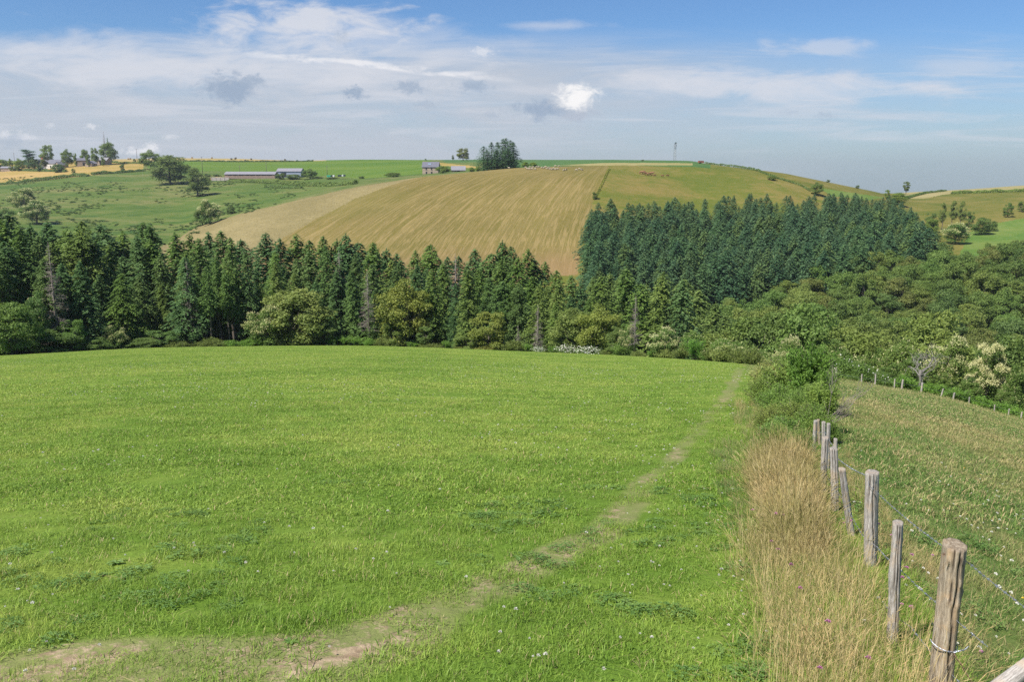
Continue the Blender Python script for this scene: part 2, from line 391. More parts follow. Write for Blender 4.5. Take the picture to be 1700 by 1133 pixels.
def bark(name, a, b, sc=4.0, stretch=(1, 1, .15)):
    m, t = mat_new(name); tcn = t.new('ShaderNodeTexCoord'); v = t.scale(tcn.outputs['Object'], stretch)
    n = t.noise(v, sc, 6, 0.65, 0.4); col = t.mix(t.ss(n, 0.35, 0.65), a, b); finish(t, col, 0.9, n, 0.6, 0.05); return m
M['bark'] = bark('tree_bark', (.055, .045, .035), (.17, .145, .12), 3.0)
M['deadwood'] = bark('dead_wood', (.15, .12, .105), (.30, .26, .23), 3.0)
M['palewood'] = bark('bleached_wood', (.13, .118, .10), (.25, .235, .21), 8.0)

# grass colours shared by the sheets and the blades
def grass_cols(t, p, kind):
    wide = t.noise(p, 0.12, 4, 0.55, 0.3); midn = t.noise(p, 0.9, 5, 0.6, 0.2)
    f = t.ss(t.math('ADD', t.math('MULTIPLY', wide, 0.45), t.math('MULTIPLY', midn, 0.55)), 0.36, 0.64)
    if kind == 'field':
        col = ramp3(t, f, (.165, .275, .038), (.220, .328, .053), (.285, .370, .072))
    elif kind == 'pasture':
        col = ramp3(t, f, (.110, .205, .042), (.180, .245, .066), (.29, .285, .108))
    else:
        col = ramp3(t, f, (.24, .23, .075), (.40, .32, .14), (.54, .41, .21))
    return col
def sheet_mat(name, kind):
    m, t = mat_new(name); p, g = pos(t)
    col = grass_cols(t, p, kind)
    fn = t.noise(p, 14.0, 5, 0.75); f2 = t.noise(p, 2.6, 5, 0.7)
    col = t.mix(1.0, col, (.74, .76, .68) if kind == 'field' else (.78, .78, .74), 'MULTIPLY')
    col = t.mix(t.ss(fn, 0.30, 0.70, 0.0, 0.5), col, t.mix(1.0, col, (.45, .5, .45), 'MULTIPLY'))
    hf = t.noise(p, 75.0, 4, 0.8); col = t.mix(t.ss(hf, 0.38, 0.62, 0.6, 0), col, t.mix(1.0, col, (.40, .42, .38), 'MULTIPLY'))
    col = t.mix(t.ss(f2, 0.5, 0.75, 0, 0.35), col, (.19, .22, .055) if kind == 'field' else (.24, .20, .09))
    at_ = t.new('ShaderNodeAttribute', attribute_name='wear')
    soil = t.mix(t.ss(t.noise(p, 9.0, 6, 0.7), 0.35, 0.65), (.21, .150, .095), (.37, .285, .185))
    wv = t.ss(t.math('ADD', at_.outputs['Fac'], t.math('ADD', t.math('MULTIPLY', t.math('SUBTRACT', fn, 0.5), 2.0), t.math('MULTIPLY', t.math('SUBTRACT', f2, 0.5), 1.8))), 0.34, 0.85)
    col = t.mix(t.ss(at_.outputs['Fac'], 0.04, 0.34, 0, 0.6), col, (.20, .19, .085))
    col = t.mix(wv, col, soil)
    finish(t, col, 0.95, t.math('ADD', fn, t.math('MULTIPLY', f2, 1.5)), 0.5, 0.05, 0.08)
    return m
M['field'] = sheet_mat('clover_field_turf', 'field')
M['pasture'] = sheet_mat('dry_pasture_turf', 'pasture')
def blade_mat(name, kind, dry=0.1, rough=0.5, transl=0.35):
    m, t = mat_new(name); p, g = pos(t); ri = g.outputs['Random Per Island']
    col = grass_cols(t, p, kind)
    var = ramp3(t, ri, (.80, .85, .80), (1.15, 1.12, 1.12), (1.6, 1.4, 1.45))
    col = t.mix(1.0, col, var, 'MULTIPLY')
    wn = t.new('ShaderNodeTexWhiteNoise', noise_dimensions='1D'); t.put(wn.inputs['W'], t.math('MULTIPLY', ri, 917.3))
    col = t.mix(t.ss(wn.outputs[0], dry, dry - 0.02), col, (.50, .40, .20))
    finish(t, col, rough, spec=0.25, transl=transl); return m
M['blade'] = blade_mat('green_grass_blades', 'field', 0.07)
M['blade_p'] = blade_mat('pasture_grass_blades', 'pasture', 0.30)
M['blade_dry'] = blade_mat('dry_grass_stalks', 'dry', 0.35, transl=0.25)
M['weed'] = leaf_mat('weed_leaves', (.10, .20, .045), (.15, .26, .06), (.22, .32, .09), 0.38, tint=False, wide=3)
M['bracken'] = leaf_mat('bracken_fronds', (.07, .125, .030), (.10, .165, .040), (.14, .20, .055), 0.35, tint=False)

def hay_extra(t, p, col):
    a = t.new('ShaderNodeAttribute', attribute_name='rowpos')      # (across, along) of the mown rows
    v = t.scale(a.outputs['Vector'], (1.0, 0.05, 1))
    r1 = t.noise(v, 62.0, 3, 0.6, 0.1); r2 = t.noise(t.scale(a.outputs['Vector'], (1, .12, 1)), 150.0, 3, 0.6)
    wob = t.noise(t.scale(a.outputs['Vector'], (1, .35, 1)), 22.0, 4, 0.6, 1.2)
    stripe = t.math('ADD', t.math('MULTIPLY', t.ss(r1, 0.40, 0.60), 0.6), t.math('MULTIPLY', t.ss(r2, 0.38, 0.62), 0.4))
    v3 = t.scale(a.outputs['Vector'], (1, .045, 1)); rd = t.noise(v3, 70.0, 3, 0.5, 0.08); ridge = t.ss(t.math('ABSOLUTE', t.math('SUBTRACT', rd, 0.5)), 0.045, 0.008)
    col = t.mix(t.math('MULTIPLY', stripe, 0.6), t.mix(1.0, col, (.78, .88, .70), 'MULTIPLY'), (.195, .145, .056))
    col = t.mix(t.math('MULTIPLY', ridge, 0.5), col, (.28, .205, .088))
    # greener middle slope, redder bare foot
    gr = t.noise(p, 0.013, 3, 0.5); 
    col = t.mix(t.math('MULTIPLY', t.ss(gr, 0.45, 0.62), 0.35), col, (.105, .102, .020))
    s2 = t.new('ShaderNodeSeparateXYZ'); t.link(a.outputs['Vector'], s2.inputs[0])
    col = t.mix(t.math('MULTIPLY', t.ss(t.math('ADD', s2.outputs[1], t.math('MULTIPLY', gr, 0.3)), 0.42, 0.18), 0.6), col, (.25, .158, .078))
    return t.mix(t.ss(wob, 0.6, 0.72, 0, 0.25), col, (.28, .205, .09))
M['hay'] = field_mat('mown_hay_rows', (.125, .098, .026), (.165, .122, .036), (.21, .15, .052), 0.02, 0.5, extra=hay_extra)
def pale_extra(t, p, col):
    n = t.noise(t.scale(p, (1.0, .5, 1)), 1.1, 4, 0.75); return t.mix(t.ss(n, 0.53, 0.60, 0, 0.45), col, (.10, .082, .034))
M['pale_hay'] = field_mat('pale_cut_hay', (.172, .142, .060), (.205, .168, .074), (.24, .195, .09), 0.03, 0.35, extra=pale_extra)
M['cow_pasture'] = field_mat('hill_pasture_grass', (.072, .100, .013), (.105, .116, .019), (.175, .138, .040), 0.024, 0.28, stretch=(.7, 1, 1))
M['crest_pasture'] = field_mat('dry_crest_grass', (.075, .098, .015), (.125, .120, .024), (.185, .148, .046), 0.035, 0.3, stretch=(.6, 1, 1))
def meadow_extra(t, p, col):
    n = t.noise(t.scale(p, (.5, 1, 1)), .10, 6, .72, .3); n2 = t.noise(p, .018, 3, .5)
    return t.mix(t.math('MULTIPLY', t.ss(n, .52, .60), t.ss(n2, .42, .58, .25, .9)), col, (.035, .078, .014))
M['meadow'] = field_mat('rough_meadow_grass', (.050, .095, .016), (.088, .122, .026), (.150, .145, .052), 0.028, 0.25, stretch=(.45, 1, 1), extra=meadow_extra)
M['green_crop'] = field_mat('even_green_crop', (.062, .120, .013), (.082, .138, .017), (.108, .155, .023), 0.02, 0.16, stretch=(.25, 1, 1))
M['corn'] = field_mat('dark_maize_crop', (.045, .10, .028), (.06, .12, .034), (.085, .135, .035), 0.05, 0.3)
M['straw'] = field_mat('ripe_straw_field', (.27, .21, .075), (.30, .23, .09), (.34, .27, .12), 0.02, 0.12, stretch=(.3, 1, 1))
M['gold_grass'] = field_mat('golden_dry_grass', (.20, .165, .036), (.28, .205, .058), (.35, .235, .092), 0.03, 0.2, stretch=(.35, 1, 1))
M['pale_field'] = field_mat('pale_cereal_field', (.22, .195, .075), (.25, .215, .09), (.28, .235, .11), 0.02, 0.12)
M['lush'] = field_mat('lush_green_slope', (.065, .13, .020), (.10, .155, .030), (.14, .175, .042), 0.03, 0.3)
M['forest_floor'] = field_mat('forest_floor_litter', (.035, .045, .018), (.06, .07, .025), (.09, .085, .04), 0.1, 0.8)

# ------------------------------------------------------------------ terrain sheets
def build_terrain():
    Yr = [-30.0]
    while Yr[-1] < 1250:
        y = Yr[-1]
        st = 1.2 if y < 2 else (0.022 * y if y < 60 else (1.4 if y < 75 else (2.5 if y < 240 else (1.7 if y < 500 else (3.0 if y < 620 else 6.0)))))
        Yr.append(y + max(st, 0.07))
    Yr = np.array(Yr)
    uc = np.concatenate([np.linspace(-1.5, -.66, 90)[:-1], np.linspace(-.66, .66, 960), np.linspace(.66, 1.5, 90)[1:]])
    W = np.sqrt(np.maximum(Yr, 0) ** 2 + 64.0)
    X = uc[None, :] * W[:, None]; Y = np.broadcast_to(Yr[:, None], X.shape); Z = ground(X, Y)
    nr, nc = X.shape; V = np.stack([X, Y, Z], -1).reshape(-1, 3)
    idx = np.arange(nr * nc).reshape(nr, nc)
    Q = np.stack([idx[:-1, :-1], idx[:-1, 1:], idx[1:, 1:], idx[1:, :-1]], -1).reshape(-1, 4)
    C = V[Q].mean(1); cx, cy = C[:, 0], C[:, 1]
    px, py = project(cx, np.maximum(cy, 1.0), C[:, 2])
    pw = px + (fbm(cx / 4, cy / 4, 21, 3) - .5) * 5; ph = py + (fbm(cx / 6, cy / 6, 22, 3) - .5) * 1.2
    u = cx / np.maximum(cy, 3.0); dc = dcf(u)
    far = cy > 180
    z = np.full(len(Q), 'forest_floor', dtype=object)
    z[far & (px < 900)] = 'meadow'; z[far & (px >= 900)] = 'cow_pasture'
    z[(cy > 480) & (px > 840) & (px < 1180)] = 'corn'
    def setp(name, poly, y0=200, y1=2000):
        z[in_poly(pw, ph, poly) & (cy > y0) & (cy < y1)] = name
    setp('crest_pasture', [(1150, 255), (1165, 271), (1240, 283), (1300, 310), (1340, 330), (1500, 345), (1520, 300), (1400, 285), (1250, 262)])
    setp('gold_grass', [(-700, 276), (-200, 274), (0, 271), (60, 276), (160, 262), (240, 262), (238, 281), (200, 284), (160, 291), (145, 292), (60, 301), (0, 304), (-700, 318)], 600)
    setp('straw', [(160, 255), (540, 255), (540, 267.5), (440, 268.6), (300, 267), (235, 268), (160, 268)], 850)
    setp('green_crop', [(240, 270), (300, 267.2), (440, 269), (540, 267.2), (543, 250), (700, 250), (718, 270), (712, 291), (640, 301), (560, 293), (440, 286), (350, 284), (250, 283)], 640)
    setp('corn', [(715, 250), (900, 250), (900, 268), (740, 270)], 600)
    setp('gold_grass', [(700, 268), (730, 270), (800, 277), (790, 280), (735, 275), (705, 271)], 600)
    setp('pale_field', [(1497, 334), (1497, 312), (1600, 312), (1575, 321), (1540, 329)], 560)
    setp('pale_field', [(1545, 325), (1580, 290), (2600, 280), (2600, 316), (1700, 316.5), (1640, 321), (1600, 320)], 600)
    right = far & (px > 1500) & (cy < 640) & (z == 'cow_pasture'); z[right] = 'crest_pasture'
    setp('lush', [(1590, 430), (1610, 385), (1650, 372), (1700, 362), (2600, 340), (2600, 440)])
    setp('lush', [(1360, 312), (1400, 318), (1470, 328), (1440, 333), (1380, 325)])
    hay = [(250, 420), (330, 376), (400, 355), (500, 331), (600, 309), (700, 293.5), (800, 282.5), (870, 277.5), (1012, 275), (1001, 300), (985, 335), (970, 380), (958, 456), (900, 462), (800, 490), (500, 520), (250, 520)]
    setp('hay', hay, 262, 482)
    setp('pale_hay', [(250, 420), (330, 376), (400, 355), (500, 331), (600, 309), (700, 293.5), (690, 296), (650, 307), (590, 330), (520, 366), (470, 395), (400, 450), (300, 520), (250, 520)], 262, 482)
    m = (cy > 470) & (cy < 540) & (pw > 720) & (pw < 1150) & (ph > 270.6) & (ph < 274.6); z[m] = 'pale_field'
    z[far & (cy < 262) & (px > 250)] = 'forest_floor'
    z[far & (cy < 330) & (px > 1040)] = 'forest_floor'
    z[far & (cy < 400) & (px > 990) & (px < 1500) & (py > 372)] = 'forest_floor'
    nf = (cy < dc * 1.04 + 1.0) & ~far
    z[nf & (cx < fence_x(cy))] = 'field'
    z[nf & (cx >= fence_x(cy))] = 'pasture'
    # attributes
    wear = np.zeros(len(V)); sel = V[:, 1] < 90; wear[sel] = wear_at(V[sel, 0], V[sel, 1])
    pxv, pyv = project(V[:, 0], np.maximum(V[:, 1], 1.0), V[:, 2])
    Lx = np.interp(pyv, [277, 283, 294, 307, 330, 366, 395, 450, 520], [860, 780, 690, 650, 590, 520, 470, 400, 320])
    Rx = np.interp(pyv, [275, 300, 335, 380, 456, 520], [1014, 1001, 985, 972, 960, 950])
    sac = (pxv - Lx) / (Rx - Lx)
    # equal row spacing on the ground: scale so rows stay parallel lines bundle
    rowpos = np.stack([sac, (456 - pyv) / 180.0, np.zeros(len(V))], -1)
    names = {'field': ('grass_field', 'field'), 'pasture': ('dry_pasture', 'pasture'), 'forest_floor': ('forest_ground', 'ground'), 'meadow': ('rough_meadow', 'meadow'),
             'cow_pasture': ('hill_pasture', 'pasture'), 'crest_pasture': ('crest_pasture', 'pasture'), 'hay': ('mown_hay_field', 'field'), 'pale_hay': ('pale_hay_field', 'field'),
             'corn': ('maize_field', 'field'), 'straw': ('straw_field', 'field'), 'green_crop': ('green_crop_field', 'field'), 'gold_grass': ('golden_grass_field', 'field'),
             'pale_field': ('cereal_field', 'field'), 'lush': ('lush_slope', 'slope')}
    labels = {'field': 'bright green clover field filling the foreground', 'pasture': 'dry yellow-green pasture right of the wire fence', 'forest_floor': 'shaded ground under the valley woods',
              'meadow': 'rough green meadow below the left farm', 'cow_pasture': 'green hilltop pasture with brown cows', 'crest_pasture': 'dry olive grass slope along the right skyline',
              'hay': 'golden striped mown hay slope in the centre', 'pale_hay': 'pale cut hay strip on the left flank of the golden slope', 'corn': 'thin dark green maize band on the skyline',
              'straw': 'straw coloured field with bales on the left skyline', 'green_crop': 'even bright green field behind the long barns', 'gold_grass': 'golden dry grass field below the farmhouses',
              'pale_field': 'pale cereal field on the right skyline', 'lush': 'lush green bank at the right edge under the pasture'}
    for k, (nm, cat) in names.items():
        f = Q[z == k]
        if not len(f): continue
        used, inv = np.unique(f, return_inverse=True)
        me = mk(nm, V[used], [inv.reshape(-1, 4)], M[k], True)
        if k in ('field', 'pasture'):
            a = me.attributes.new('wear', 'FLOAT', 'POINT'); a.data.foreach_set('value', wear[used].astype(np.float32))
        if k == 'hay':
            a = me.attributes.new('rowpos', 'FLOAT_VECTOR', 'POINT'); a.data.foreach_set('vector', rowpos[used].astype(np.float32).ravel())
        tag(link(nm, me), labels[k], cat, kind='structure')
build_terrain()

# ------------------------------------------------------------------ foliage builders
def norm(v): return v / (np.linalg.norm(v, axis=-1, keepdims=True) + 1e-9)
def leaves(C, D, Nn, L, Wd, bend=0.0):
    """rhombus leaves: centre C, long axis D, normal Nn, half length L, half width Wd -> V, Q"""
    D = norm(D); S = norm(np.cross(D, Nn)); L = np.asarray(L)[..., None] if np.ndim(L) else L; Wd = np.asarray(Wd)[..., None] if np.ndim(Wd) else Wd
    up = norm(np.cross(S, D))
    V = np.stack([C - D * L, C + S * Wd + up * bend * Wd, C + D * L, C - S * Wd + up * bend * Wd], 1).reshape(-1, 3)
    return V, np.arange(len(C) * 4).reshape(-1, 4)
def rdir(n): return norm(rng.normal(size=(n, 3)))

def conifer(h, rad, first, seed, dens=1.0, droop=0.35, thin=0.0, top_sharp=0.70, spr=.42):
    """returns (trunk mesh, crown mesh); h metres tall"""
    global rng
    keep = rng; rng = np.random.default_rng(seed)
    tr = MB(); k = np.linspace(0, 1, 9); wob = np.cumsum(rng.normal(0, .03, (9, 2)), 0)
    tr.tube(np.stack([wob[:, 0], wob[:, 1], k * h * .985], 1), (1 - k) ** .8 * h * .0125 + .02, 7)
    C, D, N_, Ls, Ws = [], [], [], [], []
    zz = h * first; lop = rng.random(4) * 6.28
    while zz < h * .995:
        t = (zz / h - first) / (1 - first); prof = (1 - t) ** top_sharp * (min(1, .55 + t * 3))
        nb = int(rng.integers(5, 8)) if t < .9 else 4
        a0 = rng.random() * 6.28
        for b in range(nb):
            if rng.random() < thin: continue
            az = a0 + b * 6.283 / nb + rng.normal(0, .25)
            L = rad * prof * rng.uniform(.66, 1.16) * (1 + .18 * math.sin(2 * az + lop[0]) + .12 * math.sin(zz * .9 + lop[1])) + .25
            tr_d = np.array([math.cos(az), math.sin(az), 0]); rise = .25 + .5 * t
            n = max(5, int(L / .145 * dens))
            s = np.sort(rng.random(n)) ** .8
            P0 = np.array([0, 0, zz]) + s[:, None] * L * tr_d + np.stack([0 * s, 0 * s, L * (rise * s - (droop + rise * .6) * s * s)], 1)
            side = np.array([-math.sin(az), math.cos(az), 0]); sg = rng.choice([-1, 1], n)
            spread = (1 - s * .55) * rng.uniform(.15, 1, n) * L * .26
            P0 = P0 + (side * (sg * spread)[:, None]) + rng.normal(0, .07, (n, 3))
            P0[:, 2] -= spread * .25
            d = tr_d * rng.uniform(.4, 1, n)[:, None] + side * (sg * rng.uniform(.3, 1.0, n))[:, None] + np.array([0, 0, -1]) * rng.uniform(.05, .55, n)[:, None]
            C.append(P0); D.append(d); N_.append(np.array([0, 0, 1.0]) + rng.normal(0, .45, (n, 3)))
            Ls.append(rng.uniform(.6, 1.15, n) * spr * (.65 + .35 * (1 - t))); Ws.append(rng.uniform(.7, 1.25, n) * spr * .34)
        zz += rng.uniform(.42, .72) * (1 if t < .8 else .6)
    # leader
    n = 26; s = rng.random(n); C.append(np.stack([rng.normal(0, .06, n), rng.normal(0, .06, n), h * (.955 + .05 * s)], 1)); D.append(rdir(n) * [1, 1, .3] + [0, 0, .9]); N_.append(rdir(n)); Ls.append(np.full(n, .26)); Ws.append(np.full(n, .06))
    V, Q = leaves(np.concatenate(C), np.concatenate(D), np.concatenate(N_), np.concatenate(Ls), np.concatenate(Ws), -0.25)
    rng = keep
    return tr.build('trunk', M['bark'], True), mk('crown', V, [Q])

def broadleaf(h, rad, seed, nleaf=9000, leaf=.20, first=.28, nblob=34, squash=1.0, blossom=0, trunkmat=None, gap=0.0, shape='round'):
    global rng
    keep = rng; rng = np.random.default_rng(seed)
    zc = h * (first + 1) / 2; rz = h * (1 - first) / 2
    B = []
    while len(B) < nblob:
        d = rdir(1)[0]; rr = rng.uniform(.25, .86) ** .6
        if shape == 'round' and first > .1 and d[2] < -.55 and rng.random() < .6: continue
        p = d * rr
        if shape == 'round' and first < .1 and p[2] < 0: p[:2] *= 1 + .55 * abs(p[2])
        if shape == 'tall': p[:2] *= (1 - .45 * max(0, p[2]))
        if shape == 'flat': p[2] = abs(p[2]) * .7 - .1
        B.append((p, rng.uniform(.16, .33)))
    ctr = np.array([b[0] for b in B]) * [rad * .8, rad * .8, rz * .86]; br = np.array([b[1] for b in B]) * rad * 1.05
    lop = 1 + .12 * rng.normal(size=2); ctr[:, :2] *= lop; ctr[:, 2] += zc
    lo_, hi_ = (ctr[:, 2] - br * .8).min(), (ctr[:, 2] + br * .9).max(); ctr[:, 2] = h * first + (ctr[:, 2] - lo_) * (h * (1 - first)) / (hi_ - lo_); top_off = 0.0
    pr = br ** 2 / (br ** 2).sum(); which = rng.choice(nblob, nleaf, p=pr)
    d = rdir(nleaf); d[:, 2] = np.where(d[:, 2] < -.2, -d[:, 2] * rng.choice([1, -1], nleaf, p=[.7, .3]), d[:, 2]); d = norm(d)
    lump = 1 + .22 * np.sin(d[:, 0] * 5 + which) * np.sin(d[:, 1] * 6 + which * 2) + .1 * np.sin(d[:, 2] * 9 + which)
    rr = (1 - rng.random(nleaf) ** 1.6 * .45) * lump
    C = ctr[which] + d * (br[which] * rr)[:, None] * [1, 1, .82]
    # drop leaves deep inside the crown, they are never seen
    e = (C - [0, 0, zc + top_off * .5]) / [rad, rad, rz]; k = (np.linalg.norm(e, axis=1) > .38) & (C[:, 2] > .04 * h)
    C = C[k]; d = d[k]; n = len(C)
    N_ = norm(d * .8 + rng.normal(0, .55, (n, 3)) + [0, 0, .35]); D = np.cross(N_, rdir(n))
    V, Q = leaves(C, D, N_, rng.uniform(.7, 1.3, n) * leaf, rng.uniform(.55, 1.0, n) * leaf * .62, .25)
    crown = mk('crown', V, [Q])
    tr = MB(); k = np.linspace(0, 1, 6); ht = h * max(first + .25, .4)
    wob = np.cumsum(rng.normal(0, .02 * h, (6, 2)), 0) * .4; wob[0] = 0
    tp = np.stack([wob[:, 0], wob[:, 1], k * ht], 1); tr.tube(tp, h * .024 * (1 - .6 * k) + .03, 8)
    for i in rng.choice(nblob, min(nblob, 16), replace=False):
        s = tp[int(rng.integers(2, 6))]; e = ctr[i]; m_ = (s + e) / 2 + rng.normal(0, .05 * h, 3); m_[2] -= .02 * h
        tr.tube([s, (s + m_) / 2, m_, (m_ + e) / 2, e], np.array([.010, .008, .006, .004, .002]) * h, 5)
    fl = None
    if blossom:
        nb_ = blossom; which = rng.choice(nblob, nb_, p=pr); dd = rdir(nb_); dd[:, 2] = np.abs(dd[:, 2]) * .9 + .05; dd = norm(dd)
        out = norm(ctr[which] - [0, 0, zc - rz * .3]); dd = norm(dd + out * .8)
        lump = 1 + .22 * np.sin(dd[:, 0] * 5 + which) * np.sin(dd[:, 1] * 6 + which * 2)
        C = ctr[which] + dd * (br[which] * lump * 1.06)[:, None] * [1, 1, .86]
        kk = C[:, 2] > h * .38; C = C[kk]; dd = dd[kk]; n2 = len(C)
        C = np.repeat(C, 4, 0) + rng.normal(0, leaf * .9, (n2 * 4, 3)); dd = np.repeat(dd, 4, 0)
        V, Q = leaves(C, dd + rng.normal(0, .6, (n2 * 4, 3)), dd + rng.normal(0, .5, (n2 * 4, 3)), leaf * .85, leaf * .34)
        fl = mk('blossom', V, [Q], M['blossom'])
    rng = keep
    return tr.build('trunk', trunkmat or M['bark'], True), crown, fl

def dead_conifer(h, rad, seed, first=.25, mat='deadwood'):
    r = np.random.default_rng(seed); tr = MB(); tr.tube([[0, 0, 0], [.05, 0, h * .5], [0, .05, h]], [h * .012, h * .008, .02], 7)
    br = MB(); z = h * first
    while z < h * .97:
        t = (z / h - first) / (1 - first)
        for b in range(4):
            az = r.random() * 6.28; L = rad * (1 - t) ** .9 * r.uniform(.5, 1.1) + .2; d = np.array([math.cos(az), math.sin(az), 0])
            p0 = np.array([0, 0, z]); p1 = p0 + d * L * .5 + [0, 0, L * .12]; p2 = p0 + d * L + [0, 0, L * .05]
            br.tube([p0, p1, p2], [.045, .03, .012], 3, False)
            for q in range(int(4 + L * 4)):
                s = r.uniform(.25, 1); pp = p0 + (p2 - p0) * s + [0, 0, L * .1 * (1 - abs(2 * s - 1))]
                e = pp + norm(d * .5 + r.normal(0, .6, 3)) * r.uniform(.25, .7) * min(1, L * .5)
                br.tube([pp, e], [.018, .008], 3, False)
        z += r.uniform(.25, .45)
    return tr.build('trunk', M[mat], True), br.build('branches', M[mat])

def shrub(h, rad, seed, nleaf=2600, leaf=.10, flower=0, upright=.5, mat=None, flmat=None, nsh=60, lw=.4):
    """bush of shoots fanning from the root; leaves along them"""
    r = np.random.default_rng(seed); st = MB(); C, D = [], []
    per = max(8, nleaf // nsh); ends = []
    for i in range(nsh):
        az = r.random() * 6.28; sp = r.random() ** .55; L = h * r.uniform(.6, 1.05) * (1 - .25 * sp * (1 - upright))
        b = np.array([math.cos(az), math.sin(az), 0]) * rad * .25 * sp * r.random()
        out = np.array([math.cos(az), math.sin(az), 0]) * rad * sp * .95
        ph_ = r.uniform(.85, 1.0)
        tt = np.linspace(0, 1, 5)[:, None]
        path = b + out * tt ** (1.0 if upright < .5 else 1.4) + np.array([0, 0, 1.0]) * L * (1 - (sp ** 2) * (1 - upright) * .55) * np.sin(tt * 1.57 * ph_)
        path += np.cumsum(r.normal(0, .02 * h, (5, 3)), 0) * (tt > 0)
        st.tube(path, np.linspace(.012, .003, 5) * max(h, .8), 4, False)
        s = r.uniform(.08, 1.0, per) ** .75; kf = s * 4; k0 = np.clip(kf.astype(int), 0, 3); f = (kf - k0)[:, None]
        p = path[k0] * (1 - f) + path[k0 + 1] * f
        p = p + r.normal(0, 1, (per, 3)) * rad * .085
        C.append(p); D.append(norm(path[k0 + 1] - path[k0]) * .6 + r.normal(0, .6, (per, 3))); ends.append(path[-1])
    C = np.concatenate(C); D = np.concatenate(D); n = len(C); C[:, 2] = np.maximum(C[:, 2], .02)
    outw = norm(C - [0, 0, h * .3]); N_ = norm(outw * .6 + r.normal(0, .6, (n, 3)) + [0, 0, .4])
    V, Q = leaves(C, D, N_, r.uniform(.6, 1.3, n) * leaf, r.uniform(.7, 1.2, n) * leaf * lw, .2)
    fo = mk('foliage', V, [Q]); fl = None
    if flower:
        o = C[(C[:, 2] > h * .45)]; o = o[r.integers(0, len(o), flower)]; o = o + norm(o - [0, 0, h * .3]) * leaf * 1.2
        V, Q = leaves(o, r.normal(size=(flower, 3)), norm(o - [0, 0, h * .3]) + r.normal(0, .4, (flower, 3)), leaf * .8, leaf * .55); fl = mk('blossom', V, [Q], flmat or M['white_flower'])
    return st.build('stem', M['bark']), fo, fl

def put_tree(proto, name, loc, sc, rz, label, cat, group=None, tint=(1, 1, 1), cmat='conifer', tilt=0.0, pn=('trunk', 'crown', 'blossom')):
    e = empty(name, loc, rz, sc); e.rotation_euler = (random.uniform(-tilt, tilt), random.uniform(-tilt, tilt), rz)
    global LAST
    LAST = e
    tag(e, label, cat, group)
    for nm, me in zip(pn, proto):
        if me is None: continue
        o = bpy.data.objects.new(nm, me); COL.objects.link(o); o.parent = e
        if nm in ('crown', 'foliage'):
            if not me.materials: me.materials.append(M[cmat])
            o.color = tuple(tint) + (1,)
    return e

# ------------------------------------------------------------------ the conifer belt beyond the field
belt = [conifer(25, 5.8, .05, 1, 1.7), conifer(25, 5.0, .08, 2, 1.7), conifer(25, 6.2, .04, 3, 1.8, .42), conifer(25, 4.4, .32, 4, 1.5, .3, .06),
        conifer(25, 5.2, .12, 5, 1.5, .45, .10), conifer(25, 4.0, .42, 6, 1.4, .3, .06), conifer(25, 6.6, .03, 7, 1.9, .38, 0, .62)]
for t_, c_ in belt: c_.materials.append(M['conifer'])
dead = [dead_conifer(22, 3.0, 3, .2), dead_conifer(16, 2.6, 4, .12)]
PROF = np.array([(-120, 330), (-60, 345), (0, 346), (30, 352), (60, 372), (92, 366), (115, 380), (142, 366), (170, 372), (205, 384), (240, 368), (258, 372), (300, 386), (320, 388), (355, 384), (372, 382), (405, 397), (443, 386), (470, 395),
                 (493, 388), (515, 398), (540, 390), (560, 396), (577, 387), (600, 402), (620, 402), (640, 412), (660, 420), (690, 414), (713, 405), (740, 425), (760, 424), (787, 412), (812, 420), (832, 398), (846, 408), (875, 412), (890, 428), (905, 434),
                 (925, 448), (945, 456), (965, 470), (1000, 455), (1040, 445), (1062, 470), (1095, 455), (1130, 462), (1160, 480), (1200, 505), (1240, 560)], float)
TINTS = [(1, 1, 1), (.85, .95, 1.05), (1.15, 1.12, .85), (.92, 1.0, .92), (1.3, 1.18, .95), (.8, .95, 1.1), (1.05, 1.1, .8)]
def need_h(X, Y, tip_y): return -s_of(tip_y) * Y - g1(X, Y)
BL = ['dark green conifer with a pointed tip in the dense belt beyond the green field', 'blue green conifer with drooping boughs in the dense belt beyond the green field',
      'yellowish green conifer in the dense belt beyond the green field', 'slim conifer with a bare lower trunk in the dense belt beyond the green field']
BELT = []
def add_belt(px, tip, Y, k, tint=None, label=None, dense_w=1.0, row=None):
    u = uv(px, (tip + 560) / 2)[0]; X = u * Y; h = need_h(X, Y, tip)
    if h < 5: return
    sc = h / 25.0; sw = sc * dense_w * random.uniform(1.15, 1.45)
    ti = tint or random.choice(TINTS)
    lab = label or (BL[3] if k in (3, 5) else BL[1] if ti[2] > 1 else BL[2] if ti[0] > 1.1 else BL[0])
    e = put_tree(belt[k], 'conifer', (X, Y, g1(X, Y) - .2), (sw, sw, sc), random.random() * 6.28, lab, 'conifer', 'conifers in the belt beyond the field' if not label else 'conifers in the belt beyond the field', ti, tilt=.02)
    if row: BELT.append((px, row, e, 'slim bare trunked conifer' if k in (3, 5) else 'blue green conifer' if ti[2] > 1 else 'yellowish conifer' if ti[0] > 1.1 else 'dark green conifer'))
for (x, y) in PROF:                      # back row, the skyline of the belt
    dcx = float(dcf(uv(x, 560)[0]))
    if x > 1150: continue
    gap = 330 < x < 405
    add_belt(x, y, dcx + random.uniform(26, 44), random.choice([0, 1, 2, 6, 4] if not gap else [3, 5, 1]), dense_w=.95, row='back row')
x = -100.0
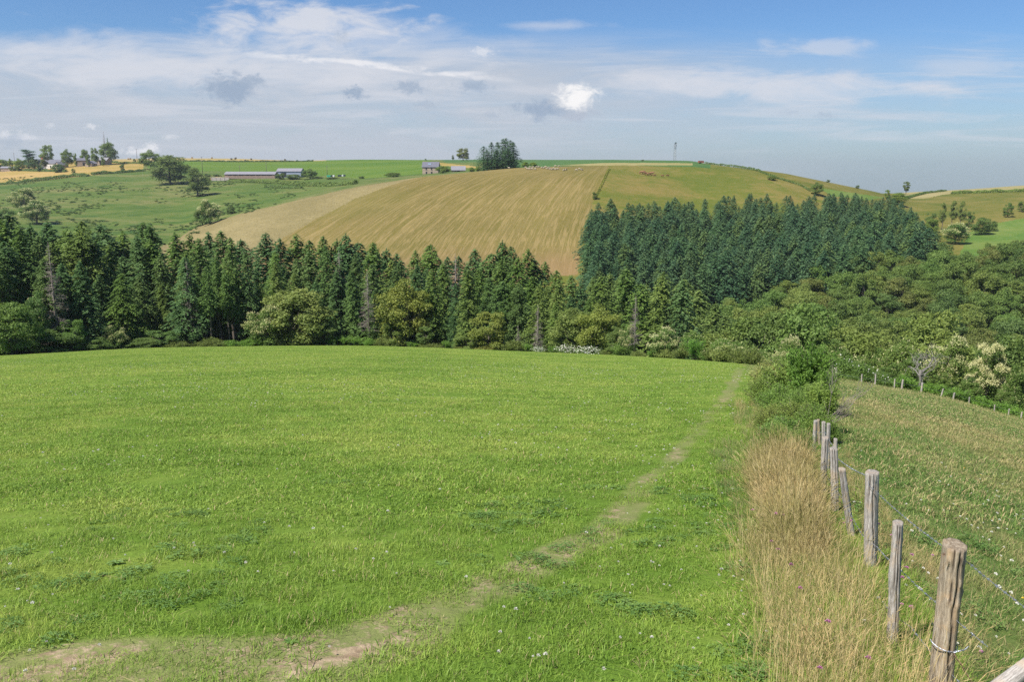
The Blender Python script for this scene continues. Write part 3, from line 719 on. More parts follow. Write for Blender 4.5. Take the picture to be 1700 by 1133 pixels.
while x < 990:                           # middle row
    tip = np.interp(x, PROF[:, 0], PROF[:, 1]) + random.uniform(12, 45)
    dcx = float(dcf(uv(x, 560)[0])); g_ = 325 < x < 408
    add_belt(x, tip, dcx + random.uniform(15, 24), random.choice([3, 5, 3, 4]) if g_ else random.choice([0, 1, 2, 3, 4, 5, 6]), dense_w=.92, row='middle row')
    x += random.uniform(17, 28)
x = -110.0
while x < 960:                           # front row
    dcx = float(dcf(uv(x, 560)[0]))
    tip = np.interp(x, PROF[:, 0], PROF[:, 1]) + random.uniform(30, 95)
    if 325 < x < 408:
        add_belt(x, tip - 30, dcx + random.uniform(6, 12), random.choice([3, 5]), (1.05, 1.08, .9), dense_w=.85, row='front row'); x += random.uniform(20, 26); continue
    add_belt(x, tip, dcx + random.uniform(6, 13), random.choice([0, 1, 2, 4, 6]), row='front row')
    x += random.uniform(24, 38)
# the pale trunks showing in the gap
for i, (px_, tip) in enumerate(((338, 470), (347, 440), (362, 430), (377, 445), (387, 450), (396, 470))):
    add_belt(px_, tip, float(dcf(uv(px_, 560)[0])) + random.uniform(3, 9), 5, (1.0, 1.1, .9), 'slender conifer with a pale bare trunk, %s from the left in the dark gap' % ['first', 'second', 'third', 'fourth', 'fifth', 'sixth'][i], .62)
# grey-green conifers right of the golden slope, lower and further down the dip
for (px_, tip, Y, k) in ((985, 458, 175, 4), (1010, 452, 190, 2), (1038, 446, 178, 6), (1070, 470, 165, 2), (1100, 450, 185, 4), (1132, 462, 172, 6), (1090, 492, 150, 0), (1125, 505, 148, 2),
                         (1160, 480, 160, 6), (1185, 500, 150, 2), (1205, 520, 140, 0), (1150, 525, 138, 1), (1015, 500, 148, 2), (960, 478, 160, 4), (975, 505, 142, 0)):
    add_belt(px_, tip, Y, k, (1.2, 1.12, .98), 'grey green conifer in the dip below the plantation', row='dip')
DIP = sorted([(a[0], a[2]) for a in BELT if a[1] == 'dip'], key=lambda a: a[0]); BELT = [a for a in BELT if a[1] != 'dip']
LMK = [(92, 'the reddish grey dead conifer'), (193, 'the small cream chestnut'), (365, 'the pale bare trunks'), (490, 'the rounded light green tree'), (672, 'the broad olive oak'), (812, 'the yellowish green tree'), (893, 'the tangled dead conifer'), (1055, 'the straight dead conifer')]
ORDW = ['nearest', 'second', 'third', 'fourth', 'fifth', 'sixth', 'seventh', 'eighth', 'ninth', 'tenth', 'eleventh', 'twelfth', 'thirteenth', 'fourteenth']
bk = {}
for px_, row_, e_, look in BELT:
    lx, ln = min(LMK, key=lambda q: abs(q[0] - px_)); bk.setdefault((row_, ln, 'left' if px_ < lx else 'right'), []).append((abs(px_ - lx), e_, look))
for (row_, ln, sd_), L_ in bk.items():
    for i, (q, e_, look) in enumerate(sorted(L_, key=lambda a: a[0])): e_['label'] = '%s, %s, %s %s of %s' % (look, row_, ORDW[i], sd_, ln)
for i, (px_, e_) in enumerate(DIP): e_['label'] = 'grey green conifer in the dip below the plantation, %s from its left' % (ORDW + ['fifteenth', 'sixteenth'])[i]  if i else 'grey green conifer in the dip below the plantation, leftmost there'
def dead_at(px, tip, Y, k, label, tint=None):
    u = uv(px, 520)[0]; X = u * Y; h = need_h(X, Y, tip); b = (22, 16)[k]
    put_tree(dead[k], 'dead_conifer', (X, Y, g1(X, Y)), h / b, random.random() * 6, label, 'dead tree', 'dead conifers', pn=('trunk', 'branches'))
for (px_, tip, dY, k, lab) in ((92, 402, 4, 0, 'bare reddish grey dead conifer at the left of the belt'), (316, 432, 5, 0, 'thin dead conifer left of the pale trunks in the belt'),
                               (612, 448, 5, 0, 'grey dead conifer beside the broad olive green tree'), (757, 420, 22, 0, 'dead top rising from the middle of the belt'),
                               (893, 505, 3, 1, 'low tangled dead conifer near the right end of the belt'), (1055, 490, 4, 0, 'bare dead conifer with a straight pale trunk above the cream flowering chestnut'),
                               (860, 540, 3, 1, 'small grey dead tree left of the tangled dead conifer'), (567, 415, 24, 0, 'dead grey conifer top left of the narrow birch')):
    dead_at(px_, tip, float(dcf(uv(px_, 560)[0])) + dY, k, lab)

# ------------------------------------------------------------------ broadleaf trees
bl = [broadleaf(11, 4.6, 21, 11000, .20, .04, 44), broadleaf(11, 5.0, 22, 12000, .20, .03, 48), broadleaf(11, 4.2, 23, 10000, .20, .03, 40), broadleaf(11, 3.9, 24, 8000, .2, .22, 30, shape='tall'), broadleaf(11, 5.2, 25, 12000, .21, .03, 50)]
for b in bl: b[1].materials.append(M['broadleaf'])
ch = [broadleaf(10, 4.6, 31, 11000, .17, .03, 40, blossom=1200), broadleaf(10, 4.4, 32, 11000, .17, .03, 38, blossom=110), broadleaf(10, 4.8, 33, 11000, .17, .03, 40, blossom=240), broadleaf(10, 4.6, 34, 9500, .17, .04, 40, blossom=3000)]
for b in ch: b[1].materials.append(M['chestnut_leaf'])
def tree_px(protos, k, px, tip, base_or_Y, w_px, label, tint=(1, 1, 1), name='broadleaf_tree', cat='tree', group=None, H=11.0, RW=4.6, useY=False):
    """stand a tree so that its top reaches photo row tip, its crown about w_px wide"""
    if useY:
        Y = base_or_Y; u = uv(px, (tip + 300) / 2 if tip < 300 else tip + 20)[0]; X = u * Y; zb = g1(X, Y)
    else:
        p = hit(px, base_or_Y, 130); X, Y, zb = p
    h = -s_of(tip) * Y - zb; sc = h / H
    wm = w_px * Y / F / 2 / RW
    return put_tree(protos[k], name, (X, Y, zb - .1), (wm, wm, sc), random.random() * 6.28, label, cat, group, tint)
G_ = 'broadleaf trees along the belt'
def edge_tree(protos, k, px, tip, dY, w, label, tint=(1, 1, 1), H=11.0, RW=4.6, name='broadleaf_tree', group=G_):
    return tree_px(protos, k, px, tip, float(dcf(uv(px, 560)[0])) + dY, w, label, tint, name, 'tree', group, H, RW, True)
OL = (1.15, 1.1, .8)
edge_tree(bl, 4, 490, 476, 3, 115, 'rounded light green tree at the belt edge right of the pale trunks', (1.3, 1.2, 1.1))
edge_tree(ch, 0, 437, 505, 2, 75, 'chestnut with a few cream catkins left of the rounded light green tree', (1.0, 1.05, .9), 10, name='chestnut_tree')
edge_tree(bl, 2, 535, 530, 2, 60, 'low dark green tree right of the rounded light green tree', (.85, .95, .9))
edge_tree(bl, 1, 672, 458, 4, 98, 'broad olive green oak in the middle of the belt', (1.35, 1.15, .8), RW=4.8, name='oak_tree')
edge_tree(bl, 2, 655, 530, 2, 50, 'small bushy tree at the foot of the broad olive oak', (1.1, 1.1, .9))
edge_tree(bl, 3, 708, 540, 2, 50, 'small dark tree right of the broad olive oak', (.9, 1, .9))
edge_tree(bl, 0, 812, 515, 3, 78, 'yellowish green tree below the tallest pointed conifers', (1.3, 1.15, .85))
edge_tree(bl, 2, 775, 555, 2, 55, 'small tree left of the yellowish green tree', (.95, 1.0, .9))
edge_tree(bl, 4, 950, 510, 5, 80, 'rounded dark olive tree right of the tangled dead conifer', (1.0, 1.0, .85))
edge_tree(bl, 1, 992, 500, 6, 80, 'rounded bright olive tree left of the straight dead conifer', (1.25, 1.15, .8))
edge_tree(bl, 2, 1028, 540, 4, 50, 'dark leafy tree just left of the straight dead conifer', (.9, .95, .85))
edge_tree(bl, 3, 622, 396, 40, 32, 'narrow birch like crown rising above the conifer tips', (1.25, 1.2, 1.3))
edge_tree(bl, 4, 12, 500, 1, 90, 'leafy green tree at the left edge of the belt foot', (1.0, 1.15, .9))
edge_tree(bl, 1, 80, 545, 2, 90, 'dark bushy tree low at the left of the belt', (.8, .95, .85))
edge_tree(bl, 0, 118, 528, 2, 60, 'mid green bushy tree low in the left part of the belt', (.9, 1.15, .85))
edge_tree(ch, 0, 193, 538, 2, 42, 'small chestnut with cream catkins low in the left part of the belt', (.9, 1, .9), 10, name='chestnut_tree')
edge_tree(ch, 1, 58, 480, 5, 70, 'tree with pale yellow tufts between the left conifers', (.8, .95, .95), 10, name='chestnut_tree')
edge_tree(bl, 2, 265, 548, 3, 70, 'dark green tree with low boughs left of the bare trunks', (.75, .95, .9))
edge_tree(bl, 4, 150, 560, 1, 60, 'low dark thicket tree at the belt foot', (.8, .95, .85))
edge_tree(bl, 1, 235, 560, 1, 60, 'low leafy thicket tree right of the small cream chestnut', (.85, .95, .85))
# flowering chestnuts and others at the right end of the field edge
edge_tree(ch, 0, 1104, 543, 3, 62, 'cream flowering chestnut right of the straight dead conifer', (.9, 1, .9), 10, name='chestnut_tree')
edge_tree(ch, 0, 1040, 538, 3, 36, 'narrow chestnut with pale catkins behind the straight dead conifer', (.9, 1, .9), 10, name='chestnut_tree')
edge_tree(ch, 1, 1150, 545, 8, 60, 'chestnut with few catkins right of the cream flowering chestnut', (1, 1.05, .9), 10, name='chestnut_tree')
edge_tree(ch, 2, 1200, 560, 14, 80, 'green chestnut at the right corner of the clover field', (1, 1.1, .9), 10, name='chestnut_tree')
edge_tree(ch, 0, 1215, 572, 5, 70, 'low cream topped chestnut at the field corner', (1, 1.05, .9), 10, name='chestnut_tree')
edge_tree(ch, 2, 1255, 578, 10, 70, 'low chestnut left of the near hedge bush', (1, 1.05, .9), 10, name='chestnut_tree')
edge_tree(ch, 0, 1312, 553, 24, 60, 'pale flowering chestnut behind the near hedge bush', (1, 1.05, .9), 10, name='chestnut_tree')
edge_tree(ch, 1, 1285, 590, 6, 50, 'small chestnut hidden by the near hedge bush', (1, 1.05, .9), 10, name='chestnut_tree')
CG = 'chestnuts below the dry pasture'
for i, (px_, tip, dY, w, k, lab) in enumerate((
        (1375, 557, 34, 75, 1, 'yellow green chestnut just right of the near hedge bush top'), (1400, 575, 26, 70, 2, 'low chestnut dotted with catkins right of the hedge bush'),
        (1440, 580, 28, 60, 1, 'rounded chestnut above the bramble by the pasture edge'), (1425, 596, 14, 62, 2, 'low spreading chestnut behind the bramble'),
        (1468, 573, 30, 60, 1, 'mid green chestnut left of the wide domed chestnut'), (1500, 561, 26, 80, 2, 'wide domed chestnut with catkins on top'),
        (1515, 585, 14, 75, 1, 'domed chestnut behind the bleached bare tree'), (1475, 600, 12, 60, 1, 'low chestnut left of the bleached bare tree'),
        (1572, 553, 10, 78, 0, 'tall chestnut with cream catkins right of the bleached bare tree'), (1645, 565, 11, 72, 3, 'fully flowering cream chestnut near the right edge'),
        (1610, 625, 6, 60, 1, 'dark green chestnut between the two cream ones'), (1690, 600, 9, 60, 1, 'green chestnut cut by the right edge'), (1740, 590, 12, 80, 1, 'green chestnut outside the right edge'),
        (1560, 615, 5, 50, 1, 'low leafy chestnut below the tall catkin chestnut'), (1670, 640, 5, 50, 1, 'dark low chestnut under the fully flowering one'))):
    edge_tree(ch, k, px_, tip, dY, w, lab, random.choice([(1, 1.05, .9), (1.1, 1.1, .9), (.95, 1.0, .85)]), 10, name='chestnut_tree', group=CG)
# bleached bare tree
def bare_tree(h, seed, mat):
    r = np.random.default_rng(seed); tb = MB(); bb = MB(); tb.tube([[0, 0, 0], [.03 * h, 0, h * .25], [0, .02 * h, h * .45]], [h * .035, h * .028, h * .02], 7)
    def grow(p, d, L, rad, depth):
        pts = [p]; 
        for i in range(4):
            d = norm(d + r.normal(0, .28, 3) + [0, 0, .05]); p = p + d * L / 4; pts.append(p)
        bb.tube(pts, np.linspace(rad, rad * .55, 5), 5, False)
        if depth:
            for q in range(3): grow(pts[int(r.integers(2, 5))], norm(d + r.normal(0, .75, 3)), L * .62, rad * .55, depth - 1)
    for q in range(5):
        a = q * 1.3 + r.random(); grow(np.array([0, 0, h * (.28 + .035 * q)]), norm(np.array([math.cos(a), math.sin(a), r.uniform(.1, .9)])), h * .38, h * .014, 3)
    return tb.build('trunk', M[mat], True), bb.build('branches', M[mat])
bt = bare_tree(5, 8, 'palewood')
X_, Y_ = uv(1527, 640)[0] * 54, 54.0
put_tree(bt, 'bare_tree', (X_, Y_, g1(X_, Y_)), (.62, .62, .70), 1.0, 'bleached leafless tree with crooked branches at the pasture edge', 'dead tree', pn=('trunk', 'branches'))

# the broadleaf wood filling the valley on the right
WT = [(.9, 1.0, .8), (1.1, 1.08, .85), (.72, .85, .8), (1.0, 1.0, .8), (.85, 1.05, .8), (1.25, 1.2, 1.0), (1.05, .92, .85), (.95, 1.1, .9), (.8, .9, .75)]
n_w = 0
gx = 8.6
for j in range(0, 40):
    Y = 84 + j * 7.4
    if Y > 372: break
    for i in range(-2, 60):
        X = i * gx + (j % 2) * gx / 2 + random.uniform(-2, 2); y = Y + random.uniform(-2, 2)
        if X < 8: continue
        px_, py_ = project(X, y, g1(X, y)); u = X / y
        if px_ > 1800 or y < dcf(u) + 30 or px_ < 1140: continue
        # keep the wood inside its outline: the plantation takes the far left part
        lim = np.interp(px_, [1140, 1230, 1300, 1370, 1400, 1450, 1530, 1600, 1700, 1800], [500, 488, 456, 430, 418, 405, 394, 399, 393, 393]) + 22
        hh = random.uniform(8.5, 14.5); 
        tpy = project(X, y, g1(X, y) + hh)[1]
        if tpy < lim - 22 or (px_ < 1240 and y < 120): continue
        if n_w >= 296: break
        k = random.choice([0, 1, 2, 4, 4]); s = hh / 11; sw = random.uniform(.92, 1.2)
        far_ = y > 220
        ti = random.choice(WT)
        put_tree(bl[k], 'broadleaf_tree', (X, y, g1(X, y) - .3), (sw, sw, s), random.random() * 6.28,
                 ('%s round crowned tree in the upper part of the wood right of the plantation' if far_ else '%s round crowned tree in the lower valley wood behind the chestnuts') % ('light green' if ti[0] > 1.2 else 'olive brown' if ti[1] < .95 and ti[0] > 1 else 'dark green' if ti[0] < .86 else 'mid green'), 'broadleaf tree', 'broadleaf trees in the valley wood', ti)
        n_w += 1
print('wood', n_w)

# ------------------------------------------------------------------ conifer plantation on the hill
pl = [conifer(15, 4.6, .03, 41, 1.3, .40, 0, .68, .44), conifer(15, 4.2, .03, 42, 1.3, .35, 0, .72, .42), conifer(15, 5.0, .03, 43, 1.3, .42, 0, .64, .44), conifer(15, 4.0, .05, 44, 1.3, .3, 0, .75, .42)]
for t_, c_ in pl: c_.materials.append(M['spruce'])
pts = []
sp_ = 6.1
TOPY = lambda x: np.interp(x, [960, 1000, 1100, 1300, 1400, 1480, 1530, 1560], [340, 332, 331, 322, 322, 326, 365, 400])
LOWY = lambda x: np.interp(x, [960, 1100, 1230, 1300, 1400, 1500, 1550], [452, 470, 484, 458, 420, 398, 392])
for j in range(0, 60):
    for i in range(-5, 60):
        X = 4 + i * sp_ + (j % 2) * sp_ / 2 + random.uniform(-2.2, 2.2); Y = 262 + j * sp_ * .87 + random.uniform(-2, 2)
        if Y > 470: continue
        z = g1(X, Y); px_, py_ = project(X, Y, z); h = random.choice([random.uniform(11, 14), random.uniform(13, 17), random.uniform(15, 18.5)]); tpy = project(X, Y, z + h)[1]
        lft = np.interp(py_, [330, 380, 460, 520], [990, 974, 966, 962]) + 7
        if px_ < lft or px_ > 1550: continue
        if tpy < TOPY(px_) - 4 or tpy > LOWY(px_): continue
        pts.append((Y, X, z, h))
pts.sort()
print('plantation', len(pts))
EDGE_N = {}
for n, (Y, X, z, h) in enumerate(pts[:296]):
    q = project(X, Y, z + h); b_ = int((q[0] - 960) // 15)
    if q[1] < TOPY(q[0]) + 14 and (b_ not in EDGE_N or q[1] < EDGE_N[b_][0]): EDGE_N[b_] = (q[1], n)
EDGE_N = {v[1]: i for i, (k_, v) in enumerate(sorted(EDGE_N.items()))}
ORDL = 'first second third fourth fifth sixth seventh eighth ninth tenth eleventh twelfth thirteenth fourteenth fifteenth sixteenth seventeenth eighteenth nineteenth twentieth'.split() + ['twenty ' + a for a in 'first second third fourth fifth sixth seventh eighth ninth'.split()] + ['thirtieth'] + ['thirty ' + a for a in 'first second third fourth fifth sixth seventh eighth ninth'.split()] + ['fortieth']
PLAB = ['spruce with a pointed tip on the upper edge of the hillside plantation', 'dark blue green spruce inside the hillside plantation', 'lighter green spruce inside the hillside plantation']
rest = []
for n, (Y, X, z, h) in enumerate(pts):
    far_ = Y > 365
    ti = random.choice([(1, 1, 1), (.72, .85, .9), (.95, 1.0, 1.1), (1.35, 1.2, .9), (1.05, 1.1, 1.0), (1.2, 1.12, 1.0), (.8, .9, .95), (1.5, 1.25, 1.0) if random.random() < .3 else (.9, 1, .9)])
    k = random.randrange(4)
    if n >= 296 and n not in EDGE_N: rest.append((X, Y, z, h, k)); continue
    s = h / 15; sw = s * random.uniform(.92, 1.15)
    sw *= 1.15; put_tree(pl[k], 'spruce_tree', (X, Y, z - .1), (sw, sw, s), random.random() * 6.28, PLAB[0] if far_ else (PLAB[2] if ti[0] > 1.1 else PLAB[1]), 'spruce tree', 'spruces of the hillside plantation', ti)
    if n in EDGE_N and EDGE_N[n] < len(ORDL): bpy.context.scene.collection.objects; LAST['label'] = 'spruce tip on the upper outline of the hillside plantation, %s from the left' % ORDL[EDGE_N[n]]

# ------------------------------------------------------------------ scattering (uncountable stuff only)
def scatter(name, pts, rot, scl, idx, objs, label, cat):
    coll = bpy.data.collections.new(name + '_pieces')
    for i, me in enumerate(objs):
        o = bpy.data.objects.new('%s_piece_%02d' % (name, i), me); coll.objects.link(o)
    pts = np.asarray(pts, np.float32); n = len(pts)
    me = bpy.data.meshes.new(name); me.vertices.add(n); me.vertices.foreach_set('co', pts.ravel())
    a = me.attributes.new('rot', 'FLOAT_VECTOR', 'POINT'); a.data.foreach_set('vector', np.asarray(rot, np.float32).ravel())
    a = me.attributes.new('scl', 'FLOAT_VECTOR', 'POINT'); a.data.foreach_set('vector', np.asarray(scl, np.float32).ravel())
    a = me.attributes.new('idx', 'INT', 'POINT'); a.data.foreach_set('value', np.asarray(idx, np.int32))
    o = link(name, me); tag(o, label, cat, kind='stuff')
    ng = bpy.data.node_groups.new(name, 'GeometryNodeTree'); ng.interface.new_socket('Geometry', in_out='INPUT', socket_type='NodeSocketGeometry'); ng.interface.new_socket('Geometry', in_out='OUTPUT', socket_type='NodeSocketGeometry')
    N = ng.nodes; L = ng.links; gi = N.new('NodeGroupInput'); go = N.new('NodeGroupOutput'); ip = N.new('GeometryNodeInstanceOnPoints'); ci = N.new('GeometryNodeCollectionInfo')
    ci.inputs['Collection'].default_value = coll; ci.inputs['Separate Children'].default_value = True; ci.inputs['Reset Children'].default_value = True
    def na(nm, ty):
        q = N.new('GeometryNodeInputNamedAttribute'); q.data_type = ty; q.inputs[0].default_value = nm; return [s for s in q.outputs if s.enabled and s.name == 'Attribute'][0]
    L.new(gi.outputs[0], ip.inputs['Points']); L.new(ci.outputs[0], ip.inputs['Instance']); ip.inputs['Pick Instance'].default_value = True
    L.new(na('idx', 'INT'), ip.inputs['Instance Index']); L.new(na('rot', 'FLOAT_VECTOR'), ip.inputs['Rotation']); L.new(na('scl', 'FLOAT_VECTOR'), ip.inputs['Scale'])
    L.new(ip.outputs[0], go.inputs[0])
    md = o.modifiers.new('scatter', 'NODES'); md.node_group = ng
    return o
if rest:
    n = len(rest); rr = np.array([[a[0], a[1], a[2] - .1] for a in rest]); s = np.array([a[3] / 15 for a in rest])
    both = []
    for t_, c_ in pl:                      # trunk and crown of a spruce as one mesh
        me = c_.copy(); both.append(me)
    scatter('far_spruces', rr, np.stack([np.zeros(n), np.zeros(n), rng.random(n) * 6.28], 1), np.stack([s, s, s], 1), [a[4] for a in rest], both, 'mass of farthest spruces at the top of the hillside plantation', 'spruce tree')

# ------------------------------------------------------------------ simple materials for built things
def plain(name, col, rough=.8, n_amt=.25, sc=2.0, stretch=(1, 1, 1), metal=0.0, bump=.3):
    m, t = mat_new(name); tcn = t.new('ShaderNodeTexCoord'); v = t.scale(tcn.outputs['Object'], stretch); n = t.noise(v, sc, 5, .65)
    d = tuple(c * (1 - n_amt) for c in col); l = tuple(min(1, c * (1 + n_amt)) for c in col)
    finish(t, t.mix(t.ss(n, .3, .7), d, l), rough, n, bump, .03, metal=metal); return m
M['slate'] = plain('slate_roof', (.12, .12, .145), .7, .3, 1.5, (1, 4, 4)); M['fibre'] = plain('fibre_cement_roof', (.20, .195, .215), .8, .2, .8, (1, 6, 1))
M['stone'] = plain('rubble_stone', (.33, .26, .20), .9, .35, 1.6); M['render'] = plain('pale_render', (.36, .28, .21), .9, .15, .8); M['brick'] = plain('red_brick', (.40, .16, .10), .9, .2, 3)
M['block'] = plain('concrete_block', (.38, .33, .30), .9, .2, 1.5); M['dark'] = plain('dark_opening', (.03, .032, .035), .4, .2); M['glassy'] = plain('roof_window_glass', (.20, .25, .32), .15, .1)
M['sheet'] = plain('grey_metal_sheet', (.25, .28, .36), .5, .15, 1, (8, 8, .2)); M['white'] = plain('white_plaster', (.70, .66, .60), .9, .1); M['steel'] = plain('galvanised_steel', (.42, .43, .44), .45, .15, 3, metal=.5)
M['pole'] = plain('creosoted_pole', (.12, .10, .085), .9, .3, 3, (1, 1, .2)); M['wrap_g'] = plain('green_bale_wrap', (.04, .33, .20), .35, .2, 2); M['wrap_k'] = plain('black_bale_wrap', (.03, .04, .05), .3, .2, 2)
M['wrap_w'] = plain('white_bale_wrap', (.6, .62, .6), .4, .1, 2); M['rust'] = plain('rusty_red_paint', (.26, .09, .05), .7, .4, 2); M['bale'] = plain('weathered_straw', (.30, .20, .10), .95, .35, 3)
M['baled'] = plain('dark_weathered_hay', (.10, .085, .055), .95, .3, 3); M['wool'] = plain('sheep_wool', (.34, .29, .22), .95, .15, 6); M['face'] = plain('dark_sheep_skin', (.18, .14, .11), .8, .2)
M['cowhide'] = plain('russet_cow_hide', (.22, .11, .055), .7, .25, 2); M['calf'] = plain('dark_brown_hide', (.16, .07, .035), .7, .25, 2); M['horn'] = plain('pale_horn', (.6, .55, .45), .5, .1)
M['wire'] = plain('galvanised_wire', (.30, .32, .36), .45, .25, 30, metal=.6); M['rusty_wire'] = plain('rusty_wire', (.22, .13, .09), .8, .3, 40, metal=.2)

def gable(name, L, W, hw, hr, wallm, roofm, over=.4):
    """long axis x; returns (wall mesh, roof mesh)"""
    wb = MB(); a, b = L / 2, W / 2
    wb.add([(-a, -b, -1), (a, -b, -1), (a, b, -1), (-a, b, -1), (-a, -b, hw), (a, -b, hw), (a, b, hw), (-a, b, hw), (-a, 0, hw + hr), (a, 0, hw + hr)],
           [[0, 1, 5, 4], [2, 3, 7, 6], [3, 0, 4, 7], [1, 2, 6, 5]], [[4, 8, 7], [5, 6, 9]])
    rb = MB(); o = over; sl_ = hr / b; zt = hw + hr + .12; th = .16
    for s in (-1, 1):
        e = [(-a - o, 0, zt), (a + o, 0, zt), (a + o, s * (b + o), zt - sl_ * (b + o)), (-a - o, s * (b + o), zt - sl_ * (b + o))]
        lo = [(x_, y_, z_ - th) for x_, y_, z_ in e]
        rb.add(e + lo, [[0, 1, 2, 3], [7, 6, 5, 4], [0, 4, 5, 1], [1, 5, 6, 2], [2, 6, 7, 3], [3, 7, 4, 0]])
    return wb.build('wall', wallm), rb.build('roof', roofm)
def boxes(name, lst, m, parent):
    out = []
    for c_, s_ in lst:
        b = MB(); b.box(c_, s_); out.append(link(name, b.build(name, m), parent))
    return out
def house(px, base, Y, L, W, hw, hr, wallm, roofm, rz, label, cat='house', name='farmhouse', group=None, wins=(), dz=0.0):
    u = uv(px, base)[0]; X = u * Y; z = g1(X, Y) + dz
    e = empty(name, (X, Y, z), rz); tag(e, label, cat, group)
    wl, rf = gable(name, L, W, hw, hr, wallm, roofm); link('wall', wl, e); r = link('roof', rf, e)
    for kind_, c_, s_, m in wins: boxes(kind_, [(c_, s_)], m, e)
    return e, r
# farm on the left skyline (about 850 m away, 1.67 photo px per metre)
FG = 'houses and barns of the hilltop farm'
e, r = house(84, 268, 872, 24, 8, 4.2, 3.6, M['white'], M['slate'], R(-8), 'slate roofed farmhouse with a red brick chimney on the left skyline', wins=[('door', (2, -4.03, 1), (1.1, .1, 2.2), M['dark']), ('window', (-3, -4.03, 2.2), (1, .1, 1.3), M['dark']), ('window', (6, -4.03, 2.2), (1, .1, 1.3), M['dark'])], group=FG, dz=.5)
b = MB(); b.box((-9, 0, 8.7), (1.6, 1.1, 2.6)); b.box((-9, 0, 10.1), (1.9, 1.4, .25)); link('chimney', b.build('chimney', M['brick']), r)
house(101, 268, 862, 9, 7, 2.8, 2.8, M['stone'], M['slate'], R(60), 'small gabled outbuilding at the right end of the farmhouse', 'outbuilding', 'outbuilding', FG, [('door', (0, -3.53, 1), (1.2, .1, 2), M['dark'])], .3)
house(136, 266, 868, 9, 9, 5.2, 2.2, M['stone'], M['slate'], R(15), 'tall stone barn with a dark doorway between two round trees', 'barn', 'stone_barn', FG, [('door', (2.4, -4.53, 1.6), (2.4, .1, 3.2), M['dark'])], .2)
house(151, 269, 855, 9, 7, 2.6, 2.6, M['stone'], M['fibre'], R(80), 'low stone shed with its gable end facing the golden field', 'shed', 'stone_shed', FG, [('door', (0, -3.53, 1), (1.4, .1, 2), M['dark'])], .2)
house(171, 266, 872, 13, 8, 4.2, 2.6, M['stone'], M['fibre'], R(-10), 'stone barn with a pale grey roof under the tallest farm tree', 'barn', 'stone_barn', FG, [('door', (3, -4.03, 1.3), (2.4, .1, 2.6), M['dark'])], .2)
house(15, 276, 880, 14, 7, 2.6, 1.4, M['stone'], M['fibre'], R(5), 'low grey shed at the far left end of the farm', 'shed', 'farm_shed', FG, [('door', (3, -3.53, 1), (2, .1, 2), M['dark'])], .4)
# long barns
Yb = 708.
e, r = house(418, 300, Yb, 41, 9, 2.6, 1.9, plain('pinkish_block_wall', (.26, .185, .15), .9, .2, 1), M['fibre'], R(-2), 'long low brick cattle barn with a grey roof below the green crop field', 'barn', 'long_barn', None, [], .8)
boxes('opening', [((-16 + i * 4.6, -4.54, 1.95), (3.6, .12, .75)) for i in range(8)], M['dark'], e)
e, r = house(483, 296, 716, 20, 11, 4.4, 2.3, M['sheet'], M['fibre'], R(-3), 'grey blue metal barn standing behind the round trees', 'barn', 'metal_barn', None, [('door', (-4, -5.54, 1.6), (4, .12, 3.4), M['dark'])], .3)
p = at(366, 303, 690); e = empty('yard_wall', p, R(-3)); tag(e, 'low concrete yard wall left of the long brick barn', 'wall')
b = MB(); b.box((0, 0, 1), (14, .3, 3.2)); link('panel', b.build('panel', M['block']), e)
for q in (-7, -3.5, 0, 3.5, 7): b = MB(); b.box((q, -.2, 1.05), (.35, .25, 3.4)); link('pier', b.build('pier', M['block']), e)
p = at(362, 296, 702); b = MB(); V = []
n_ = 14
for i in range(n_):
    for j in range(7): V.append(((i / (n_ - 1) - .5) * 15, (j / 6 - .5) * 6, 2.0 * abs(math.sin(math.pi * i / (n_ - 1))) ** .7 * math.sin(math.pi * j / 6) + .3 * math.sin(i * 2.1 + j) * (0 < j < 6) - .1))
b.add(V, [[i * 7 + j, (i + 1) * 7 + j, (i + 1) * 7 + j + 1, i * 7 + j + 1] for i in range(n_ - 1) for j in range(6)])
o = link('soil_heap', b.build('soil_heap', plain('orange_soil', (.36, .21, .11), .95, .25, .5), True)); o.location = p; tag(o, 'reddish heap of earth beside the concrete yard wall', 'soil heap')
# house on the flank of the golden slope
Yh = 628.
e, r = house(716, 289, Yh, 11.5, 8, 5.6, 3.4, M['render'], M['slate'], R(-4), 'two storey house with pinkish walls and a slate roof behind the golden slope', 'house', 'stone_house', None,
             [('window', (-2.9, -4.04, 4.3), (1.0, .12, 1.5), M['dark']), ('window', (.9, -4.04, 4.3), (1.0, .12, 1.5), M['dark']), ('window', (-2.9, -4.04, 1.5), (1.0, .12, 1.5), M['dark']), ('door', (.9, -4.04, 1.0), (1.1, .12, 2.3), M['dark'])], -.9)
b = MB(); b.box((0, 0, 0), (2.4, 1.3, .12)); o = link('roof_window', b.build('roof_window', M['glassy']), r); o.location = (-.8, -2.1, 7.55); o.rotation_euler = (math.atan(3.4 / 4), 0, 0)
boxes('sill', [((-2.9, -4.1, 3.48), (1.3, .22, .14)), ((.9, -4.1, 3.48), (1.3, .22, .14))], M['block'], e)
house(761, 289, 612, 9.5, 8, 2.4, 2.6, M['stone'], M['fibre'], R(3), 'low barn of which only the pale roof shows right of the house', 'barn', 'roadside_barn', None, [('door', (0, -4.04, 1), (2, .1, 2), M['dark'])], -1.3)
